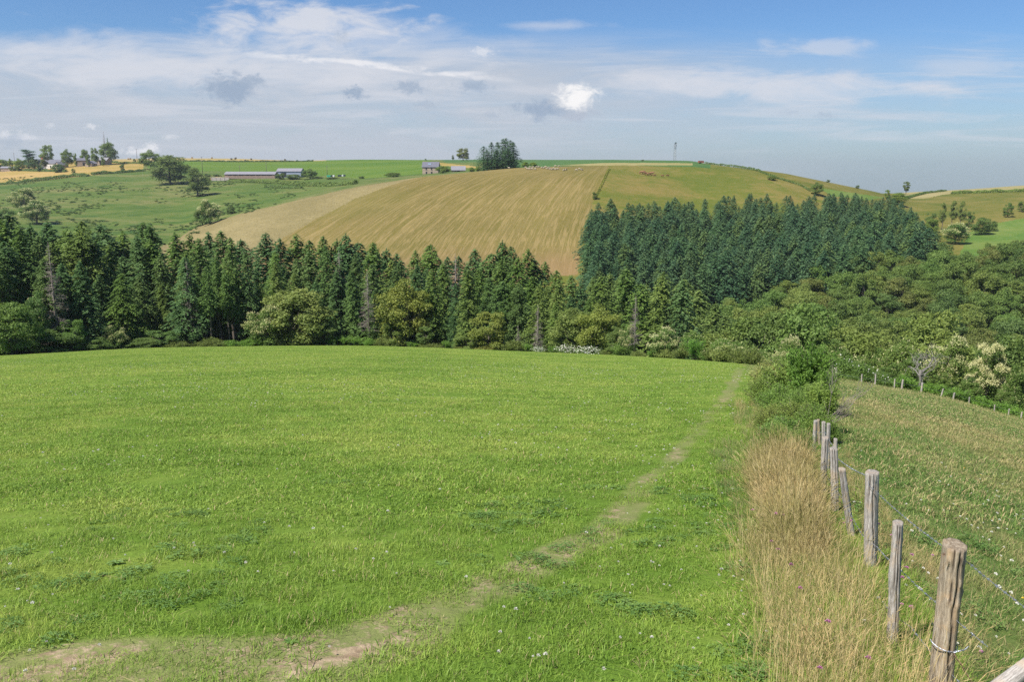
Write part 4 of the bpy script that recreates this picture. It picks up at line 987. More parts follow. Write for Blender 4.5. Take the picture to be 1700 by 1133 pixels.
# silage bales, bales, trailer
def cyl(name, r_, L, m, sides=20):
    b = MB(); rr = np.array([r_ * .93, r_, r_, r_ * .93]); b.tube([(-L / 2, 0, 0), (-L / 2 + .12 * r_, 0, 0), (L / 2 - .12 * r_, 0, 0), (L / 2, 0, 0)], rr, sides)
    return b.build(name, m)
bm_ = cyl('straw_bale', .8, 1.3, M['bale']); bd_ = cyl('hay_bale', .85, 1.4, M['baled'])
for i, (px_, Y, dark_, lab) in enumerate(((213, 1000, 0, 'round bale on the skyline just left of the power pole'), (216.5, 1003, 0, 'round bale touching another left of the power pole'), (231, 985, 1, 'dark round bale between the power pole and the big oaks'),
        (319, 1035, 0, 'round bale on the skyline left of the second power pole'), (352, 1035, 0, 'pale round bale on the skyline right of the second power pole'), (384, 1000, 1, 'dark round bale, left one of the close pair'),
        (390.5, 1010, 1, 'dark round bale, right one of the close pair'), (391.5, 1035, 1, 'dark round bale on the skyline above the close pair'), (407, 965, 1, 'brown bale lying lowest in the straw field'), (417, 1005, 1, 'dark round bale at the right of the straw field bales'), (473, 1010, 1, 'small dark bale farthest right on the straw field'))):
    X = uv(px_, 264)[0] * Y; o = link('round_bale', bd_ if dark_ else bm_); o.location = (X, Y, g1(X, Y) + .75); o.rotation_euler = (0, 0, random.random() * 3); o.scale = (1.25,) * 3; tag(o, lab, 'bale', 'round bales on the straw field')
wk = {'wrap_g': cyl('wrapped_bale', .75, 1.3, M['wrap_g']), 'wrap_k': cyl('wrapped_bale', .75, 1.3, M['wrap_k']), 'wrap_w': cyl('wrapped_bale', .75, 1.3, M['wrap_w'])}
for px_, m_, lab in ((544.5, 'wrap_g', 'green wrapped bale at the left end of the bale row'), (547.5, 'wrap_g', 'green wrapped bale second from the left of the bale row'), (551, 'wrap_k', 'black wrapped bale right of the two green ones'), (554, 'wrap_w', 'white wrapped bale right of the first black one'),
                     (562.5, 'wrap_k', 'black wrapped bale in the middle of the bale row'), (565.5, 'wrap_k', 'black wrapped bale left of the lone white one'), (569, 'wrap_w', 'white wrapped bale between black ones'), (572, 'wrap_k', 'black wrapped bale at the right end of the bale row')):
    X = uv(px_, 296)[0] * 700; o = link('wrapped_bale', wk[m_]); o.location = (X, 700, -s_of(296) * 700); o.location.z = max(o.location.z, g1(X, 700) + .7); o.rotation_euler = (0, 0, 1.4 + random.random() * .3); o.scale = (1.1,) * 3; tag(o, lab, 'wrapped bale', 'wrapped silage bales in a row')
X = uv(1163.5, 271)[0] * 505; e = empty('hay_feeder', (X, 505, g1(X, 505)), .2); tag(e, 'small rusty red feed trailer near the top right of the cow pasture', 'trailer')
b = MB(); b.box((0, 0, 1.05), (3.0, 1.7, 1.1)); link('body', b.build('body', M['rust']), e)
b = MB(); b.tube([(1.5, 0, .7), (2.7, 0, .6)], .06, 5); link('drawbar', b.build('drawbar', M['dark']), e)
for s in (-1, 1): o = link('wheel', cyl('wheel', .45, .25, M['dark'], 14), e); o.location = (-.5, s * .95, .45); o.rotation_euler = (0, 0, R(90))

# power poles and the lattice mast
for px_, tip, Y, lab in ((22.5, 254, 880, 'wooden power pole at the far left of the farm'), (226, 247, 930, 'tall power pole on the skyline left of the big oaks'), (334.5, 260, 760, 'power pole behind the right hand big oak'),
                         (397.5, 275, 735, 'thin pole behind the left end of the long barn'), (441.5, 270, 730, 'power pole behind the right end of the long barn'), (542.5, 275, 715, 'thin pole above the row of wrapped bales')):
    X = uv(px_, tip)[0] * Y; z0 = g1(X, Y); h = max(7, -s_of(tip) * Y - z0); e = empty('power_pole', (X, Y, z0)); tag(e, lab, 'power pole', 'power poles along the hilltop')
    b = MB(); b.tube([(0, 0, -1), (0, 0, h)], [.24, .15], 8); link('pole', b.build('pole', M['pole'], True), e)
    b = MB(); b.box((0, 0, h - .5), (1.5, .12, .14)); link('crossarm', b.build('crossarm', M['pole']), e)
    for q in (-.6, 0, .6): b = MB(); b.tube([(q, 0, h - .43), (q, 0, h - .2)], .06, 6); link('insulator', b.build('insulator', M['glassy']), e)
Ym = 905.; X = uv(1120.5, 255)[0] * Ym; z0 = g1(X, Ym); h = -s_of(237) * Ym - z0
e = empty('lattice_mast', (X, Ym, z0), .35); tag(e, 'grey lattice telecom mast with a dish on the skyline', 'mast')
b = MB(); wd = lambda z: 1.15 - .55 * z / h
for sx_ in (-1, 1):
    for sy_ in (-1, 1): b.tube([(sx_ * wd(0), sy_ * wd(0), -1), (sx_ * wd(h), sy_ * wd(h), h)], .13, 5)
k = 12
for i in range(k):
    z1, z2 = i * h / k, (i + 1) * h / k
    for s in (-1, 1):
        b.tube([(-wd(z1), s * wd(z1), z1), (wd(z2), s * wd(z2), z2)], .06, 4); b.tube([(s * wd(z1), wd(z1), z1), (s * wd(z2), -wd(z2), z2)], .06, 4)
        b.tube([(-wd(z2), s * wd(z2), z2), (wd(z2), s * wd(z2), z2)], .06, 4)
link('tower', b.build('tower', M['steel']), e)
b = MB(); rr = np.linspace(0, 1.3, 5); tp = [(0, -.9 - .35 * (q / 1.3) ** 2 * -1 - .35, h * .97) for q in rr]
V = [(0, -.75, h * .96)]; Fq = []; Ft = []
for i, q in enumerate(rr[1:]):
    for a in range(16): V.append((q * math.cos(a * math.pi / 8), -.75 - .35 * (q / 1.3) ** 2, h * .96 + q * math.sin(a * math.pi / 8)))
Ft = [[0, 1 + a, 1 + (a + 1) % 16] for a in range(16)]
Fq = [[1 + i * 16 + a, 1 + (i + 1) * 16 + a, 1 + (i + 1) * 16 + (a + 1) % 16, 1 + i * 16 + (a + 1) % 16] for i in range(3) for a in range(16)]
b.add(V, Fq, Ft); link('dish', b.build('dish', M['steel'], True), e)
for (q, zz) in ((-1.35, .84), (1.35, .84), (0, .80)):
    b = MB(); b.box((q, -.4 if q == 0 else 0, h * zz), (.35, .25, 2.2)); b.tube([(q * .5, 0, h * zz), (q, 0, h * zz)], .06, 4); link('antenna', b.build('antenna', M['steel']), e)
b = MB(); b.box((0, 0, h * .74), (2.6, 2.6, .12)); link('platform', b.build('platform', M['steel']), e)

# ------------------------------------------------------------------ sheep and cows: one skinned body each
def skinned(name, J, Ed, mats, sub=1, scale=1.0):
    me = bpy.data.meshes.new(name); me.from_pydata([tuple(np.array(j[:3]) * scale) for j in J], Ed, []); o = bpy.data.objects.new(name, me); COL.objects.link(o)
    sk = o.modifiers.new('skin', 'SKIN'); 
    if not me.skin_vertices: me.attributes
    for i, v in enumerate(me.skin_vertices[0].data): v.radius = (J[i][3] * scale, J[i][3] * scale); v.use_root = (i == 0)
    s = o.modifiers.new('sub', 'SUBSURF'); s.levels = sub; s.render_levels = sub
    dg = bpy.context.evaluated_depsgraph_get(); m2 = bpy.data.meshes.new_from_object(o.evaluated_get(dg)); m2.name = name; bpy.data.objects.remove(o)
    for m in mats: m2.materials.append(m)
    for p_ in m2.polygons: p_.use_smooth = True
    return m2
def skin_data(me):
    if not len(me.skin_vertices): return
def quadruped(name, L, H, body_r, leg_r, head_drop, mats, neck=.35, headr=.12):
    bz = H - body_r * .95; J = [(-L * .38, 0, bz, body_r * .85), (-L * .1, 0, bz - .03, body_r), (L * .2, 0, bz, body_r * .95), (L * .38, 0, bz + .04, body_r * .75)]; Ed = [(0, 1), (1, 2), (2, 3)]
    J += [(L * .38 + neck * .6, 0, bz + .1 * H - head_drop * .5, headr * 1.5), (L * .38 + neck, 0, bz + .12 * H - head_drop, headr * 1.1), (L * .38 + neck + headr * 2.2, 0, bz + .02 * H - head_drop * 1.15, headr * .65)]; Ed += [(3, 4), (4, 5), (5, 6)]
    for fx, par in ((-L * .40, 0), (L * .30, 3)):
        for s in (-1, 1):
            k = len(J); dx = .03 * s * L; hip = 1 if fx < 0 else 0
            J += [(fx, s * body_r * .62, bz - body_r * .5, leg_r * 2.0), (fx + (.05 * L if hip else 0) + dx, s * body_r * .62, H * .36, leg_r * 1.25), (fx - (.05 * L if hip else 0) + dx, s * body_r * .62, H * .2, leg_r), (fx + dx, s * body_r * .62, .02, leg_r * 1.05)]
            Ed += [(par, k), (k, k + 1), (k + 1, k + 2), (k + 2, k + 3)]
    k = len(J); J += [(-L * .5, 0, bz + body_r * .3, leg_r * .7), (-L * .52, 0, bz - body_r * .9, leg_r * .5)]; Ed += [(0, k), (k, k + 1)]
    return skinned(name, J, Ed, mats)
sheepA = quadruped('sheep', 1.15, .88, .29, .045, .0, [M['wool']], .24, .09); sheepB = quadruped('sheep', 1.15, .88, .30, .045, .5, [M['wool']], .24, .09)
cowA = quadruped('cow', 1.9, 1.45, .40, .075, .0, [M['cowhide']], .5, .15); cowB = quadruped('cow', 1.9, 1.45, .40, .075, .95, [M['cowhide']], .5, .15); calfA = quadruped('cow', 1.3, 1.0, .27, .05, .1, [M['calf']], .34, .10)
def ears(r_, x, z, m):
    b = MB(); 
    for s in (-1, 1): b.add([(x, s * r_ * .6, z), (x - r_ * .3, s * r_ * 1.9, z + r_ * .1), (x + r_ * .35, s * r_ * 1.5, z - r_ * .3)], None, [[0, 1, 2]])
    return b.build('ears', m)
eS = ears(.09, .70, .75, M['face']); eC = ears(.15, 1.18, 1.25, M['cowhide'])
SH = [(872.7, 279.5), (875.5, 281.8), (880.3, 279.3), (879.2, 282), (883, 281.8), (885, 279), (888.5, 282.3), (890.6, 278.8), (894.7, 278.4), (900, 279.5), (903.3, 280.6), (905.3, 278.5), (908.6, 281.4), (911.4, 279.8),
      (913.3, 282.2), (916.6, 282.6), (919, 281), (921.8, 282.4), (925.4, 281.8), (921.8, 277.2), (927.8, 277.4), (936, 284), (939.8, 283), (956.7, 283.6), (961.9, 281.8), (966.2, 283.4), (845, 280.3)]
SH = sorted(SH); ORD = ['leftmost', 'second', 'third', 'fourth', 'fifth', 'sixth', 'seventh', 'eighth', 'ninth', 'tenth', 'eleventh', 'twelfth', 'thirteenth', 'fourteenth', 'fifteenth', 'sixteenth', 'seventeenth', 'eighteenth', 'nineteenth', 'twentieth', 'twenty first', 'twenty second', 'twenty third', 'twenty fourth', 'twenty fifth', 'twenty sixth', 'twenty seventh']
for i, (px_, py_) in enumerate(SH):
    p = hit(px_, py_, 330, 484); lab = 'lone pale sheep farthest left, beside the conifer clump' if i == 0 else ('pale woolly sheep at the right end of the flock' if i == 26 else 'pale woolly sheep, %s from the left of the flock on the hay slope' % ORD[i])
    A = random.random() < .4; rz = random.choice([0, math.pi]) + random.uniform(-.8, .8)
    o = link('sheep', sheepA if A else sheepB); o.location = p; o.rotation_euler = (0, 0, rz); o.scale = (1.12,) * 3; tag(o, lab, 'sheep', 'sheep grazing at the top of the hay slope'); 
CW = [(1064.6, 289.2, cowA, 'russet cow facing down the slope, leftmost of the herd'), (1068.5, 288.6, cowB, 'dark russet cow just behind the leftmost one'), (1073, 291.2, cowA, 'bright russet cow in the middle of the herd'), (1077, 291.8, cowB, 'russet cow at the lower side of the herd'),
      (1081.5, 290.5, cowA, 'dark brown cow at the right of the tight herd'), (1086.5, 293, calfA, 'small brown calf lying just right of the tight herd'), (1099.5, 293.8, calfA, 'brown calf, left one of the pair apart'), (1108.5, 293.4, calfA, 'brown calf, right one of the pair apart')]
for i, (px_, py_, me, lab) in enumerate(CW):
    p = hit(px_, py_, 330, 500); o = link('cow', me); o.location = p; o.rotation_euler = (0, 0, random.choice([.2, math.pi + .3, -.5, 2.6])); o.scale = (1.15,) * 3; tag(o, lab, 'cow', 'brown cows on the hill pasture')

# ------------------------------------------------------------------ trees and hedges of the far slopes
def hedge_mesh(PTS, hgt, wid, leaf, dens, seed):
    r = np.random.default_rng(seed); PTS = np.asarray(PTS, float); seg = np.linalg.norm(np.diff(PTS, axis=0), axis=1); cum = np.concatenate([[0], np.cumsum(seg)]); n = int(cum[-1] * dens)
    s = r.random(n) * cum[-1]; k = np.clip(np.searchsorted(cum, s) - 1, 0, len(seg) - 1); f = ((s - cum[k]) / seg[k])[:, None]; P0 = PTS[k] * (1 - f) + PTS[k + 1] * f
    hh = hgt * (.55 + .75 * vnoise(s / (hgt * 1.6), s * 0, seed)) ; a = r.random(n) * math.pi; rr = r.uniform(.7, 1.05, n)
    d = norm(PTS[k + 1] - PTS[k]); sd_ = np.stack([-d[:, 1], d[:, 0]], 1)
    off = np.cos(a) * rr * wid * .5; C = np.concatenate([P0 + sd_ * off[:, None] + r.normal(0, .2, (n, 2)), np.zeros((n, 1))], 1); C[:, 2] = ground(C[:, 0], C[:, 1]) + np.sin(a) ** .7 * rr * hh
    N_ = np.concatenate([sd_ * np.cos(a)[:, None], np.sin(a)[:, None]], 1) + r.normal(0, .45, (n, 3)); V, Q = leaves(C, np.cross(N_, r.normal(size=(n, 3))), N_, leaf * r.uniform(.7, 1.3, n), leaf * .6, .2)
    return V, Q
def hedge(px_pts, hgt, wid, label, tint=(1, 1, 1), dens=60, leaf=.32, seed=1, cat='hedge', name='hedge', y0=150, group=None, Y=None):
    W_ = [hit(x, y, y0) if Y is None else at(x, y, Y) for x, y in px_pts]; PTS = [(p[0], p[1]) for p in W_]
    V, Q = hedge_mesh(PTS, hgt, wid, leaf, dens, seed); c0 = V.mean(0); c0[2] = V[:, 2].min(); me = mk('foliage', V - c0, [Q], M['broadleaf']); o = link(name, me); o.location = c0; o.color = tuple(tint) + (1,); tag(o, label, cat, group)
    return o
def far_tree(k, px, tip, base, w, label, tint=(1, 1, 1), name='broadleaf_tree', protos=None, Y=None, H=11., RW=4.6, group=None, cat='tree'):
    pr = protos or bl
    if Y is None: return tree_px(pr, k, px, tip, base, w, label, tint, name, cat, group, H, RW)
    return tree_px(pr, k, px, tip, Y, w, label, tint, name, cat, group, H, RW, True)
DK = (.85, .95, .85); MD = (1, 1.05, .9); BR = (1.15, 1.2, .85)
far_tree(4, 285, 256, 306, 66, 'largest of the three big oaks on the left meadow', (.95, .95, .95), 'oak_tree')
far_tree(1, 250, 247, 281, 33, 'upper left of the three big oaks on the left meadow', MD, 'oak_tree')
far_tree(0, 328, 276, 326, 48, 'lower right of the three big oaks, casting a shadow on the meadow', (.9, .92, .9), 'oak_tree')
far_tree(0, 350, 330, 372, 44, 'cream flowering chestnut at the top left edge of the pale hay', (.9, 1, .9), 'chestnut_tree', ch, H=10)
far_tree(2, 337, 345, 374, 34, 'dark bush in front of the cream chestnut by the pale hay', (.85, .95, .9), 'bush_tree')
far_tree(2, 383, 340, 356, 18, 'small dark tree right of the cream chestnut by the pale hay', (.9, .95, .9))
far_tree(0, 40, 311, 352, 48, 'yellow green flowering chestnut above the belt at the left', (1, 1.02, .9), 'chestnut_tree', ch, H=10)
far_tree(0, 62, 331, 372, 54, 'cream dotted chestnut just above the left conifers', (.85, .95, .95), 'chestnut_tree', ch, H=10)
far_tree(2, 12, 345, 380, 40, 'pale yellow chestnut at the far left above the conifers', (.9, 1, .9), 'chestnut_tree', ch, H=10)
# farm trees
far_tree(0, 80, 239, 0, 25, 'bright round tree behind the farmhouse chimney', BR, Y=895); far_tree(1, 112.5, 246, 0, 20, 'round dark tree between the farmhouse and the tall barn', MD, Y=865)
far_tree(4, 142, 247, 0, 16, 'low tree behind the tall stone barn', MD, Y=885); far_tree(0, 158, 244, 0, 15, 'bright tree between the two stone barns', BR, Y=862); far_tree(4, 180, 235, 0, 29, 'tallest leafy tree at the right end of the farm', (.95, 1, .9), Y=880)
far_tree(2, 147, 256, 0, 8, 'ivy covered little tree against the tall barn', BR, Y=850); far_tree(2, 126, 253, 0, 7, 'thin young tree left of the tall barn', BR, Y=858); far_tree(2, 172, 259, 0, 8, 'round shrub in front of the pale roofed barn', BR, Y=850)
far_tree(3, 75, 257, 283, 24, 'open crowned tree with a visible trunk below the farmhouse', (1.0, .9, .85)); far_tree(2, 46, 264, 281, 16, 'small dark round tree in the golden field left of the farmhouse', (.7, .9, .85))
far_tree(2, 66, 273, 285, 12, 'round dark bush at the foot of the open crowned tree', (.75, .9, .9), 'bush'); far_tree(4, 97, 272, 286, 23, 'wide dark bush right of the open crowned tree', (.75, .9, .9), 'bush'); far_tree(2, 122.5, 279, 288, 8, 'small round shrub alone by the track', MD, 'bush')
far_tree(2, 203.5, 271, 285, 10, 'small dark tree in the hedge right of the farm', (.75, .9, .9)); far_tree(2, 224, 263, 271, 6, 'tiny shrub at the foot of the tall power pole', MD, 'bush')
far_tree(4, 2, 264, 284, 26, 'bushy trees cut by the left edge of the picture', MD); far_tree(1, 32, 262, 0, 18, 'bright green bush left of the dark cedar', BR, 'bush', Y=868); far_tree(1, 56, 259, 0, 14, 'green tree between cedar and farmhouse', MD, Y=862); far_tree(2, 19, 262, 0, 9, 'small light green bush by the far left power pole', BR, 'bush', Y=872)
# cedar: flat tiers
def cedar(h, rad, seed):
    r = np.random.default_rng(seed); tb = MB(); tb.tube([(0, 0, 0), (.2, 0, h * .5), (-.2, 0, h * .95)], [h * .03, h * .02, .06], 7); C = []; 
    for i in range(15):
        z = h * (.22 + .05 * i); az = r.random() * 6.28; L = rad * (1.1 - .035 * i) * r.uniform(.6, 1.1); d = np.array([math.cos(az), math.sin(az), 0]); e_ = d * L + [0, 0, z + L * .22]; tb.tube([(0, 0, z), e_], [.12, .04], 4, False)
        n = 420; s = r.uniform(.2, 1.1, n)[:, None]; C.append(np.array([0, 0, z]) + (e_ - [0, 0, z]) * s + r.normal(0, 1, (n, 3)) * [rad * .17, rad * .17, .18])
    C = np.concatenate(C); n = len(C); V, Q = leaves(C, r.normal(size=(n, 3)) * [1, 1, .3], r.normal(0, .4, (n, 3)) + [0, 0, 1], .35, .14); return tb.build('trunk', M['bark'], True), mk('crown', V, [Q], M['spruce'])
cd = cedar(14, 7, 5); Y = 866; X = uv(46, 265)[0] * Y; z = g1(X, Y); put_tree(cd, 'cedar_tree', (X, Y, z), (-s_of(248) * Y - z) / 14, .4, 'dark flat tiered cedar left of the farmhouse', 'tree', tint=(.7, .8, .9))
Y = 884.; X = uv(178.5, 235)[0] * Y; z = g1(X, Y); put_tree(belt[3], 'conifer', (X, Y, z), (.5, .5, (-s_of(228) * Y - z) / 25), 1, 'narrow conifer tip poking out of the tallest farm tree', 'conifer', tint=(.8, 1, .9))
X = uv(173, 235)[0] * 886; z = g1(X, 886); put_tree(dead[0], 'dead_conifer', (X, 886, z), ((-s_of(217) * 886 - z) / 22 * .8, (-s_of(217) * 886 - z) / 22 * .8, (-s_of(217) * 886 - z) / 22), 1, 'tall thin dead conifer beside the tallest farm tree', 'dead tree', pn=('trunk', 'branches'))
# trees by the barns
far_tree(2, 465, 287, 0, 20, 'round tree over the right end of the long barn', MD, Y=690); far_tree(4, 487, 289, 0, 26, 'wide low tree in front of the metal barn', MD, Y=688); far_tree(1, 514, 279, 0, 27, 'tallest tree by the metal barn', DK, Y=686)
far_tree(2, 530, 293, 0, 18, 'dark tree right of the tallest one by the metal barn', DK, Y=684); far_tree(4, 552, 294, 0, 24, 'low dark tree below the green wrapped bales', DK, Y=672); far_tree(2, 600, 292, 0, 14, 'dark conical tree at the right end of the barn hedge', DK, Y=640); far_tree(0, 574, 297, 0, 20, 'brownish bush in the barn hedge', (1.1, .95, .9), 'bush', Y=660)
far_tree(4, 653, 286, 0, 27, 'low wide bush between the barns and the two storey house', MD, 'bush', Y=615); far_tree(4, 735, 275, 0, 27, 'rounded bush right of the two storey house', BR, 'bush', Y=600)
far_tree(2, 345, 288, 0, 14, 'dark bush above the heap of earth', DK, 'bush', Y=730); far_tree(2, 360, 289, 0, 16, 'dark bush behind the yard wall', DK, 'bush', Y=735)
# skyline trees in the middle
far_tree(0, 769, 245, 0, 25, 'lone olive tree with a round crown on the skyline', (1.2, 1.0, .8), Y=905); far_tree(3, 752, 257, 0, 8, 'small ragged tree left of the lone round tree', (1.1, 1.0, .9), Y=905)
far_tree(2, 707, 263, 0, 4, 'tiny bush on the skyline above the two storey house', MD, 'bush', Y=940)
wide = [conifer(18, 3.9, .05, 61, .8, .3, 0, .62, .42), conifer(18, 3.5, .05, 62, .8, .3, 0, .68, .42)]
for t_, c_ in wide: c_.materials.append(M['spruce'])
for i, (px_, tip, Y, wv, lab) in enumerate(((803, 243, 520, 1.0, 'leftmost conifer of the skyline clump'), (816, 236, 518, .95, 'second conifer from the left in the skyline clump'), (809, 250, 508, .9, 'lower conifer at the front left of the skyline clump'), (826, 236, 524, .95, 'third tip from the left of the skyline clump'), (835, 231, 520, 1.05, 'central conifer of the skyline clump'),
        (840, 229.5, 527, 1.0, 'tallest conifer of the skyline clump'), (847, 233, 518, 1.0, 'second conifer from the right in the skyline clump'), (852, 236, 523, 1.05, 'rightmost conifer of the skyline clump'), (843, 247, 509, .9, 'lower conifer at the front right of the skyline clump'), (824, 249, 507, .9, 'lower conifer at the front middle of the skyline clump'))):
    X = uv(px_, tip + 20)[0] * Y; z = g1(X, Y) - .3; h = -s_of(tip) * Y - z; put_tree(wide[i % 2], 'conifer', (X, Y, z), (wv * 1.9, wv * 1.9, h / 18), i * 1.1, lab, 'conifer', 'clump of conifers on the skyline', (.9, .98, .95))
for i, (px_, w_, lab) in enumerate(((872, 13, 'yellow green shrub right of the conifer clump'), (885, 15, 'widest yellow green shrub above the sheep'), (783, 11, 'small yellow green shrub at the left foot of the conifer clump'), (793, 9, 'low shrub touching the conifer clump on its left'))): far_tree(4, px_, (268.5, 269, 277, 276)[i], 0, w_, lab, (1.25, 1.3, .8), 'bush', Y=(500, 500, 505, 505)[i])
far_tree(2, 1066, 264.8, 0, 7, 'tiny bush on the skyline left of the mast', MD, 'bush', Y=700)
# right slopes
far_tree(2, 988, 318, 331, 13, 'small bush where the hay slope meets the plantation', MD, 'bush'); far_tree(4, 1281, 291, 299, 16, 'low green bush on the crest pasture', BR, 'bush'); far_tree(1, 1355, 301, 324, 23, 'round green tree above the plantation', MD)
far_tree(2, 1375, 298, 0, 8, 'tiny tree on the right skyline', MD, Y=510); far_tree(2, 1422, 307, 0, 8, 'dark tiny bush on the right skyline', DK, 'bush', Y=510); far_tree(3, 1504, 300.5, 0, 19, 'lone ragged tree in the dip of the skyline', (.95, .95, .95), Y=640)
far_tree(3, 1472, 314, 336, 15, 'slim light tree at the right end of the plantation top', BR); far_tree(4, 1491, 319, 340, 25, 'round bright tree at the right end of the plantation top', BR)
for px_, tip, b_, w_, k_, lab in ((1563, 334, 382, 20, 3, 'slim light tree, left one of the slope grove'), (1580, 331, 376, 22, 3, 'pale airy tree in the middle of the slope grove'), (1594, 332, 378, 22, 3, 'tallest airy tree of the slope grove'), (1545, 352, 385, 24, 2, 'dark low tree left of the slope grove'), (1608, 350, 382, 18, 2, 'dark tree right of the slope grove'),
                                  (1545, 362, 392, 24, 4, 'bright round tree beside the plantation corner')):
    far_tree(k_, px_, tip, b_, w_, lab, (1.15, 1.1, 1.0) if k_ == 3 else DK if k_ == 2 else BR)
far_tree(0, 1585, 368, 405, 50, 'flat topped cream flowering chestnut on the right slope', (.8, 1.05, .8), 'chestnut_tree', ch, H=10); far_tree(4, 1630, 360, 390, 34, 'dark bush right of the flat topped chestnut', DK, 'bush'); far_tree(2, 1645, 366, 384, 22, 'small dark bush on the lush bank', DK, 'bush')
far_tree(2, 1672, 335, 361, 19, 'round dark tree on the right pasture', (.85, 1, .8)); far_tree(2, 1696, 333, 352, 16, 'tree cut by the right edge on the pasture', (.9, 1, .8))
# hedges
hedge([(0, 307), (40, 303.5), (90, 298), (125, 293.5), (147, 293)], 2.6, 4, 'dark curving hedge across the top of the left meadow', DK, 70, .4, 1)
hedge([(152, 291), (165, 289.5), (200, 287.5), (240, 284)], 2.4, 4, 'hedge running from the track to the big oaks', DK, 80, .4, 2)
hedge([(-30, 283), (30, 283.5), (60, 284.5), (110, 286)], 2.0, 3, 'low hedge between the two golden fields at the left', DK, 60, .4, 3)
hedge([(180, 270), (205, 271.5), (238, 272)], 1.6, 2.5, 'low hedge right of the farm under the straw field', MD, 50, .4, 4)
hedge([(306, 268), (380, 269), (440, 269), (520, 268)], 1.5, 2.0, 'thin dark hedge along the far edge of the green crop', (.7, .8, .8), 45, .4, 5, y0=700)
hedge([(380, 302.5), (420, 303.5), (460, 305), (500, 308), (540, 309), (590, 306)], 2.2, 4, 'tangled green hedge along the foot of the barns', MD, 70, .4, 6, y0=500)
hedge([(440, 311), (470, 313), (500, 313)], 1.6, 3, 'low bramble strip below the barn hedge', DK, 60, .4, 7, y0=480)
hedge([(1170, 271.5), (1240, 280.5), (1290, 297), (1330, 309), (1345, 318)], 1.2, 1.6, 'thin dark fence hedge dipping along the crest pasture', DK, 30, .3, 8, y0=380)
hedge([(1500, 330), (1515, 327), (1540, 321), (1570, 317.5)], 1.4, 2, 'dark hedge line under the pale field in the right dip', DK, 60, .35, 9, y0=480)
hedge([(1580, 323), (1600, 320), (1625, 322), (1680, 320), (1720, 319)], 1.8, 3, 'bushy green hedge on the right skyline ridge', BR, 60, .4, 10, Y=592)
hedge([(1012, 281), (1006, 292), (1000, 305), (992, 322)], .5, .8, 'grassy fence line between hay slope and cow pasture', (1.6, 1.25, .9), 40, .25, 11, y0=300)
# bracken tufts on the meadow: nobody could count them
pts = []; 
for i in range(8000):
    px_ = rng.uniform(-60, 560); py_ = rng.uniform(292, 405)
    q = fbm(px_ / 38, py_ / 9, 31, 3) + (.12 if in_poly(np.array([px_]), np.array([py_]), [(60, 318), (150, 300), (170, 330), (100, 345), (180, 368), (60, 370)])[0] else 0)
    if q < .60 or (px_ > 330 and py_ > 390 - .4 * (px_ - 330)): continue
    pts.append((px_, py_))
for i in range(500):
    px_ = rng.uniform(1600, 1730); py_ = rng.uniform(338, 410)
    if fbm(px_ / 30, py_ / 8, 33, 3) > .55: pts.append((px_, py_))
P3 = []
for px_, py_ in pts[:1500]:
    p = hit(px_, py_, 250, 800)
    P3.append(p)
P3 = np.array(P3); n = len(P3)
pcs = []
for s in range(3):
    st, fo, _ = shrub(.9, 1.2, 70 + s, 260, .22, nsh=14, upright=.3, lw=.5); fo.materials.append(M['bracken']); pcs.append(fo)
sc_ = rng.uniform(.3, .9, n); scatter('bracken', P3, np.stack([np.zeros(n), np.zeros(n), rng.random(n) * 6.28], 1), np.stack([sc_ * 1.3, sc_ * 1.3, sc_ * .8], 1), rng.integers(0, 3, n), pcs, 'dark green bracken tufts scattered over the rough meadow', 'bracken')

# ------------------------------------------------------------------ scrub along the field edge
es = [shrub(1.6, 1.3, 81, 4200, .085, upright=.3, nsh=70), shrub(1.6, 1.0, 82, 3600, .08, upright=.8, nsh=80, lw=.25), shrub(1.6, 1.5, 83, 4200, .09, upright=.2, nsh=70), shrub(1.6, 1.1, 84, 3600, .08, upright=.6, nsh=70)]
bram = shrub(1.3, 1.5, 85, 3600, .09, flower=520, upright=.15, nsh=60)
bram2 = shrub(1.3, 1.5, 86, 4200, .08, flower=36, upright=.15, nsh=60)
for q in es + [bram, bram2]: q[1].materials.append(M['bush'])
SG = 'shrubs along the far edge of the clover field'
def edge_y(px): return np.interp(px, [0, 60, 130, 200, 300, 560, 900, 1240], [592, 591, 589, 584, 577, 574, 585, 605])
def edge_shrub(px, hpx, wpx, k, tint, label, dY=2.0, proto=None, name='shrub', group=SG):
    Y = float(dcf(uv(px, 575)[0])) + dY; u = uv(px, 575)[0]; X = u * Y; z = g1(X, Y); top = edge_y(px) - hpx; h = max(.8, -s_of(top) * Y - z); p = proto or es[k]
    hb = 1.3 if proto is bram else 1.6; rb = (1.3, 1.0, 1.5, 1.1)[k] if proto is None else 1.5
    wm = wpx * Y / F / 2 / rb
    return put_tree(p, name, (X, Y, z - .05), (wm, wm, h / hb), random.random() * 6.28, label, 'shrub', group, tint, pn=('stem', 'foliage', 'blossom'))
OLV = (1.0, .92, .8); BRT = (.95, 1.25, .7); PAL = (1.25, 1.12, 1.05); DRK = (.75, .85, .8)
